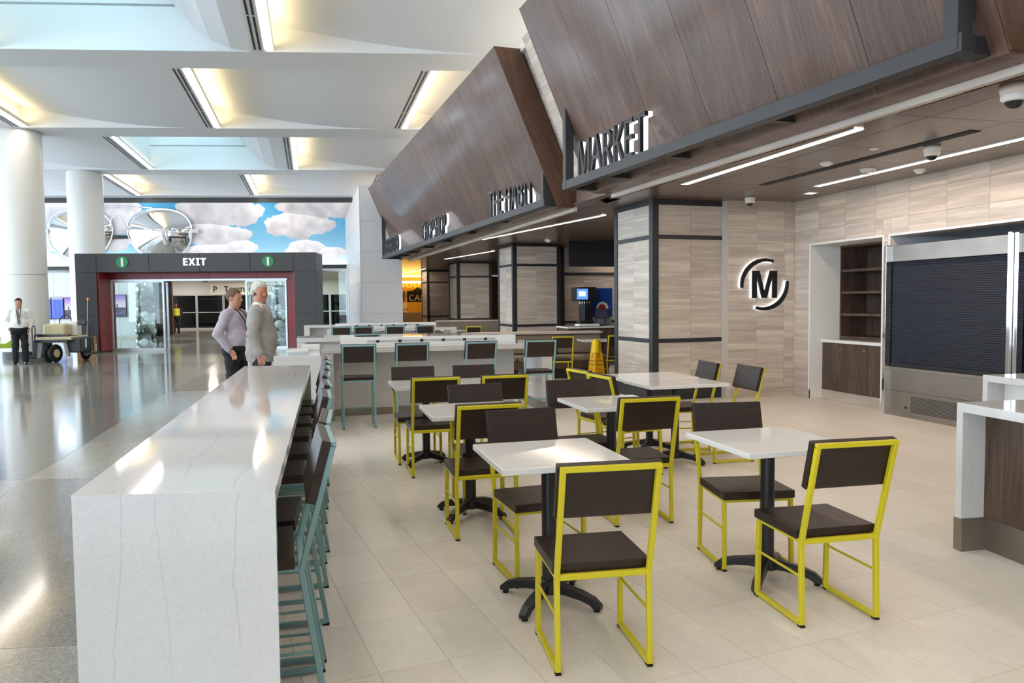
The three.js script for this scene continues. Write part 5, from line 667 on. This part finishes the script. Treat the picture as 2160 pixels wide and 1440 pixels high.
  if (o.ear) for (const s of [-1]) add('earpiece', inHeadGeo(new THREE.CapsuleGeometry(0.008, 0.03, 4, 8).rotateX(0.6).translate(s * 0.09, 0.1, 0.012)), M.blackIron, body);
  // hair cap
  const hairF = (x, y, z) => { const L = z > 0.03 ? 0.13 + Math.min(1, (z - 0.03) / 0.03) * 0.058 : z > -0.03 ? 0.125 : 0.125 - Math.min(1, (-0.03 - z) / 0.02) * 0.095, k = Math.max(0, Math.min(1, (y - L) / 0.035)); return skullF(x, y, z) - (k * (o.hairT || 0.014) - 0.004) - 0.0022 * Math.sin(x * 190 + z * 40) * Math.sin(z * 90 + y * 120); };
  add('hair', nets(inHead(hairF), [-0.17, 1.5, -0.19], [0.17, 1.86, 0.2], (o.fine || 0.005) * 1.1), o.hairM);
  // clothes
  const hem = o.hem, ct = o.coat ? 0.02 : 0.01, topF0 = blend([...torso(ct), ...arms(ct * 0.7 + 0.008, 0.97), capsule([0, 1.44, -0.02], [0, 1.5, -0.02], 0.066 + fat * 0.1 + ct * 0.5, 0.06 + fat * 0.1 + ct * 0.4), ...(o.coat ? [ell([0, 0.93, 0.0], [0.205, 0.3, 0.155 + fat * 0.6])] : [])], 0.022);
  const ruf = (x, y, z) => 0.005 * Math.sin(y * 34 + x * 9 + Math.sin(z * 22)) * Math.sin(x * 24 + z * 19) + 0.004 * Math.sin(y * 71 + x * 31 + z * 27) * Math.sin(x * 43 - z * 37), topF = (x, y, z) => { let d = topF0(x, y, z) + ruf(x, y, z); const isArm = Math.abs(x) > 0.215 + fat * 0.35 && y < 1.35; if (!isArm) d = Math.max(d, hem - y); if (o.coat) { const v = 0.012 + Math.max(0, y - 1.08) * 0.2 - Math.max(0, 1.0 - y) * 0.12; if (z > 0.02 && y > 0.7) d = Math.max(d, v - Math.abs(x)); d = Math.max(d, y - 1.505 + (z > 0 ? z * 0.8 : 0)); if (z < -0.1 && y < 0.97) d = Math.max(d, 0.008 - Math.abs(x)); } else d = Math.max(d, y - 1.515 + (z > 0 ? z * 0.5 : 0)); return d; };
  const cloth = (g) => uvBox(g); add(o.coat ? 'jacket' : 'shirt', cloth(nets(topF, [-0.52, 0.6, -0.34], [0.52, 1.56, 0.44], cell)), o.topM);
  if (o.coat) { const sf = blend([...torso(0.004), capsule([0, 1.44, -0.01], [0, 1.525, -0.002], 0.068 + fat * 0.1, 0.064 + fat * 0.1)], 0.035); add('shirt', nets((x, y, z) => Math.max(sf(x, y, z), 1.0 - y, y - 1.535 + (z > 0 ? z * 0.5 : 0)), [-0.4, 0.95, -0.3], [0.4, 1.56, 0.42], cell), M.signWhite); for (let i = 0; i < 2; i++) { const d = V(...wr[i]).sub(V(...el[i])).normalize(), a = V(...wr[i]).addScaledVector(d, -0.03).toArray(), b2 = V(...wr[i]).addScaledVector(d, 0.008).toArray(); add('cuff', nets(capsule(a, b2, 0.037, 0.036), [wr[i][0] - 0.1, wr[i][1] - 0.1, wr[i][2] - 0.1], [wr[i][0] + 0.1, wr[i][1] + 0.1, wr[i][2] + 0.1], 0.008), M.signWhite); } for (const s of [-1, 1]) add('lapel', cloth(nets((x, y, z) => { const v = 0.012 + Math.max(0, y - 1.08) * 0.2, a = s * x; return Math.max(topF0(x, y, z) - 0.007, v - a, a - v - 0.012 - 0.3 * Math.min(0.26, Math.max(0, y - 1.08)) * (y > 1.34 ? Math.max(0, 1 - (y - 1.34) / 0.17) : 1), 1.06 - y, y - 1.5, 0.02 - z); }, [-0.3, 1.04, 0], [0.3, 1.52, 0.4], 0.008)), o.topM); }
  else { const cf = capsule([0, 1.5, -0.012], [0, 1.545, -0.004], 0.07 + fat * 0.12, 0.066 + fat * 0.11); add('collar', nets((x, y, z) => Math.max(cf(x, y, z), 1.495 - y, y - 1.535 + (z > 0 ? z * 0.9 : z * 0.1)), [-0.14, 1.45, -0.14], [0.14, 1.58, 0.14], 0.007), o.topM); }
  if (o.tie) { const g = extrude([[-0.028, 0.42], [0.028, 0.42], [0.02, 0.37], [0.04, 0.06], [0, 0], [-0.04, 0.06], [-0.02, 0.37]], 0.012, 0.003); g.rotateX(-0.2); g.rotateZ(0.1); g.translate(0.02, 1.06, 0.155 + fat * 0.9); add('tie', g.toNonIndexed(), o.tieM); }
  if (o.lanyard) { const zf = (y) => 0.12 + fat * 0.7 - Math.max(0, y - 1.3) * 0.35; add('lanyard', tube([V(0.05, 1.52, 0.02), V(0.055, 1.46, zf(1.46)), V(0.04, 1.34, zf(1.3) + 0.012), V(0.01, 1.18, zf(1.2) + 0.02), V(-0.03, 1.34, zf(1.3) + 0.012), V(-0.055, 1.46, zf(1.46)), V(-0.05, 1.52, 0.02)], 0.007, 48), o.lanyard); }
  if (o.vest) { const vf = blend(torso(0.022), 0.035); add('vest', nets((x, y, z) => Math.max(vf(x, y, z), 1.04 - y, y - 1.47, Math.abs(x) - 0.2), [-0.4, 0.98, -0.3], [0.4, 1.54, 0.4], cell), o.vest); for (const s of [-1, 1]) add('vest_stripe', nets((x, y, z) => Math.max(blend(torso(0.027), 0.035)(x, y, z), 1.05 - y, y - 1.46, Math.abs(x - s * 0.13) - 0.035), [-0.4, 0.98, -0.3], [0.4, 1.54, 0.4], cell * 1.3), M.stripe); }
  const trF = blend([(o.coat ? ell([0, 0.95, -0.005], [0.165, 0.14, 0.12]) : ell([0, 0.96, -0.005 + fat * 0.22], [0.182 + fat * 0.5, 0.17, 0.136 + fat * 0.75])), ...legs(0.016)], 0.045); add('trousers', nets((x, y, z) => Math.max(trF(x, y, z) + ruf(x, y, z), y - (o.coat ? 1.02 : hem + 0.035), 0.05 - y), [-0.4, 0.03, -0.3], [0.4, 1.1, 0.4], cell), o.legM);
  if (!o.coat) add('belt', nets((x, y, z) => Math.max(trF(x, y, z) - 0.004, y - (hem + 0.04), hem + 0.004 - y), [-0.4, 0.9, -0.3], [0.4, 1.15, 0.4], cell), M.black);
  for (let i = 0; i < 2; i++) { const [ax, , az] = an[i], sd = i ? -1 : 1; add('shoe', nets(blend([capsule([ax, 0.052, az - 0.04], [ax + sd * 0.02, 0.038, az + 0.15], 0.046, 0.034), capsule([ax, 0.1, az], [ax, 0.05, az - 0.02], 0.042, 0.046)], 0.03), [ax - 0.1, -0.01, az - 0.12], [ax + 0.1, 0.16, az + 0.24], 0.009).translate(0, 0, 0), M.shoe); }
  return root;
}
M.eye = std({ color: C('#3a2f2a'), roughness: 0.2 }); M.shoe = std({ color: C('#151312'), roughness: 0.35 }); M.stripe = std({ color: C('#e9843a'), roughness: 0.5 });
const hairGrey = std({ color: C('#c9c7c2'), roughness: 0.75 }), hairBrown = std({ color: C('#6d5442'), roughness: 0.8 }), hairDark = std({ color: C('#2c231d'), roughness: 0.8 });
T.tweed = tex(256, 256, (u, v, x, y) => { const b = 168 + (x % 24 < 2 || y % 24 < 2 ? -9 : 0) + (gr() - 0.5) * 44; return [b, b * 0.985, b * 0.965]; }, 7);
const mTweed = std({ map: T.tweed, color: C('#f2efea'), roughness: 0.9 }), mLav = std({ color: C('#b3a9b4'), roughness: 0.8 }), mBlack = std({ color: C('#16161a'), roughness: 0.8 }), mWhiteShirt = std({ color: C('#e8e6e0'), roughness: 0.75 }), mNavy = std({ color: C('#1b1e2b'), roughness: 0.8 });
const hang = { elbows: [[0.27, 1.16, -0.03], [-0.27, 1.16, -0.03]], wrists: [[0.285, 0.91, 0.03], [-0.285, 0.91, 0.03]] }, pocket = { elbows: [[0.295, 1.17, -0.07], [-0.295, 1.17, -0.07]], wrists: [[0.215, 0.955, 0.05], [-0.215, 0.955, 0.05]] };
// silver-haired man in a grey jacket, turned towards the dining side and looking back at the viewer
person({ label: 'silver haired man in grey check jacket with an earpiece, standing by the long bar', at: [-0.64, 0, -10.25], turn: 84 * R, height: 1.84, belly: 0.05, shoulder: 0.205, coat: true, hem: 0.79, elbows: [[0.27, 1.15, -0.04], [-0.265, 1.15, -0.05]], wrists: [[0.275, 0.91, 0.06], [-0.27, 0.91, 0.02]], hands: [0, 1], headTurn: -0.8, headNod: 0.08, skin: '#b97f68', hairM: hairGrey, browM: hairGrey, hairT: 0.019, topM: mTweed, legM: mNavy, cell: 0.010, fine: 0.0042, ear: true });
person({ label: 'brown haired man in lavender shirt with lanyard, hands in pockets, beside the jacket man', at: [-1.02, 0, -11.0], turn: 62 * R, height: 1.77, belly: 0.065, hem: 0.97, ...pocket, hands: [0, 1], headTurn: 0.05, headNod: 0.05, skin: '#c08a72', hairM: hairBrown, topM: mLav, legM: mBlack, lanyard: mBlack, cell: 0.011, fine: 0.0045 });
person({ label: 'man in white shirt and grey tie, hands in pockets, beside the round column', at: hall(-11.98, 21.37).toArray(), turn: 14 * R, height: 1.79, belly: 0.09, shoulder: 0.205, hem: 0.98, ...pocket, hands: [0, 1], tie: true, tieM: std({ color: C('#6b6d66'), roughness: 0.6 }), lanyard: mNavy, skin: '#b98a72', hairM: hairDark, topM: mWhiteShirt, legM: mBlack, cell: 0.016, fine: 0.007 });
person({ label: 'guard in yellow and orange safety vest standing in the passage beyond the doors', at: hall(-15.62, 42.69).toArray(), turn: 10 * R, height: 1.7, belly: 0.03, hem: 0.98, ...pocket, hands: [0, 1], vest: std({ color: C('#c9e021'), roughness: 0.5 }), skin: '#8d6450', hairM: hairDark, topM: mNavy, legM: mNavy, cell: 0.02, fine: 0.009 });
person({ label: 'person in grey shirt standing under the restroom sign behind the exit glass', at: hall(-15.5, 40.2).toArray(), turn: -30 * R, height: 1.68, belly: 0.04, hem: 1.0, ...hang, hands: [0, 1], skin: '#7a5645', hairM: hairDark, topM: std({ color: C('#8f8c92'), roughness: 0.8 }), legM: mBlack, cell: 0.02, fine: 0.009 });
renderer.render(scene, camera);
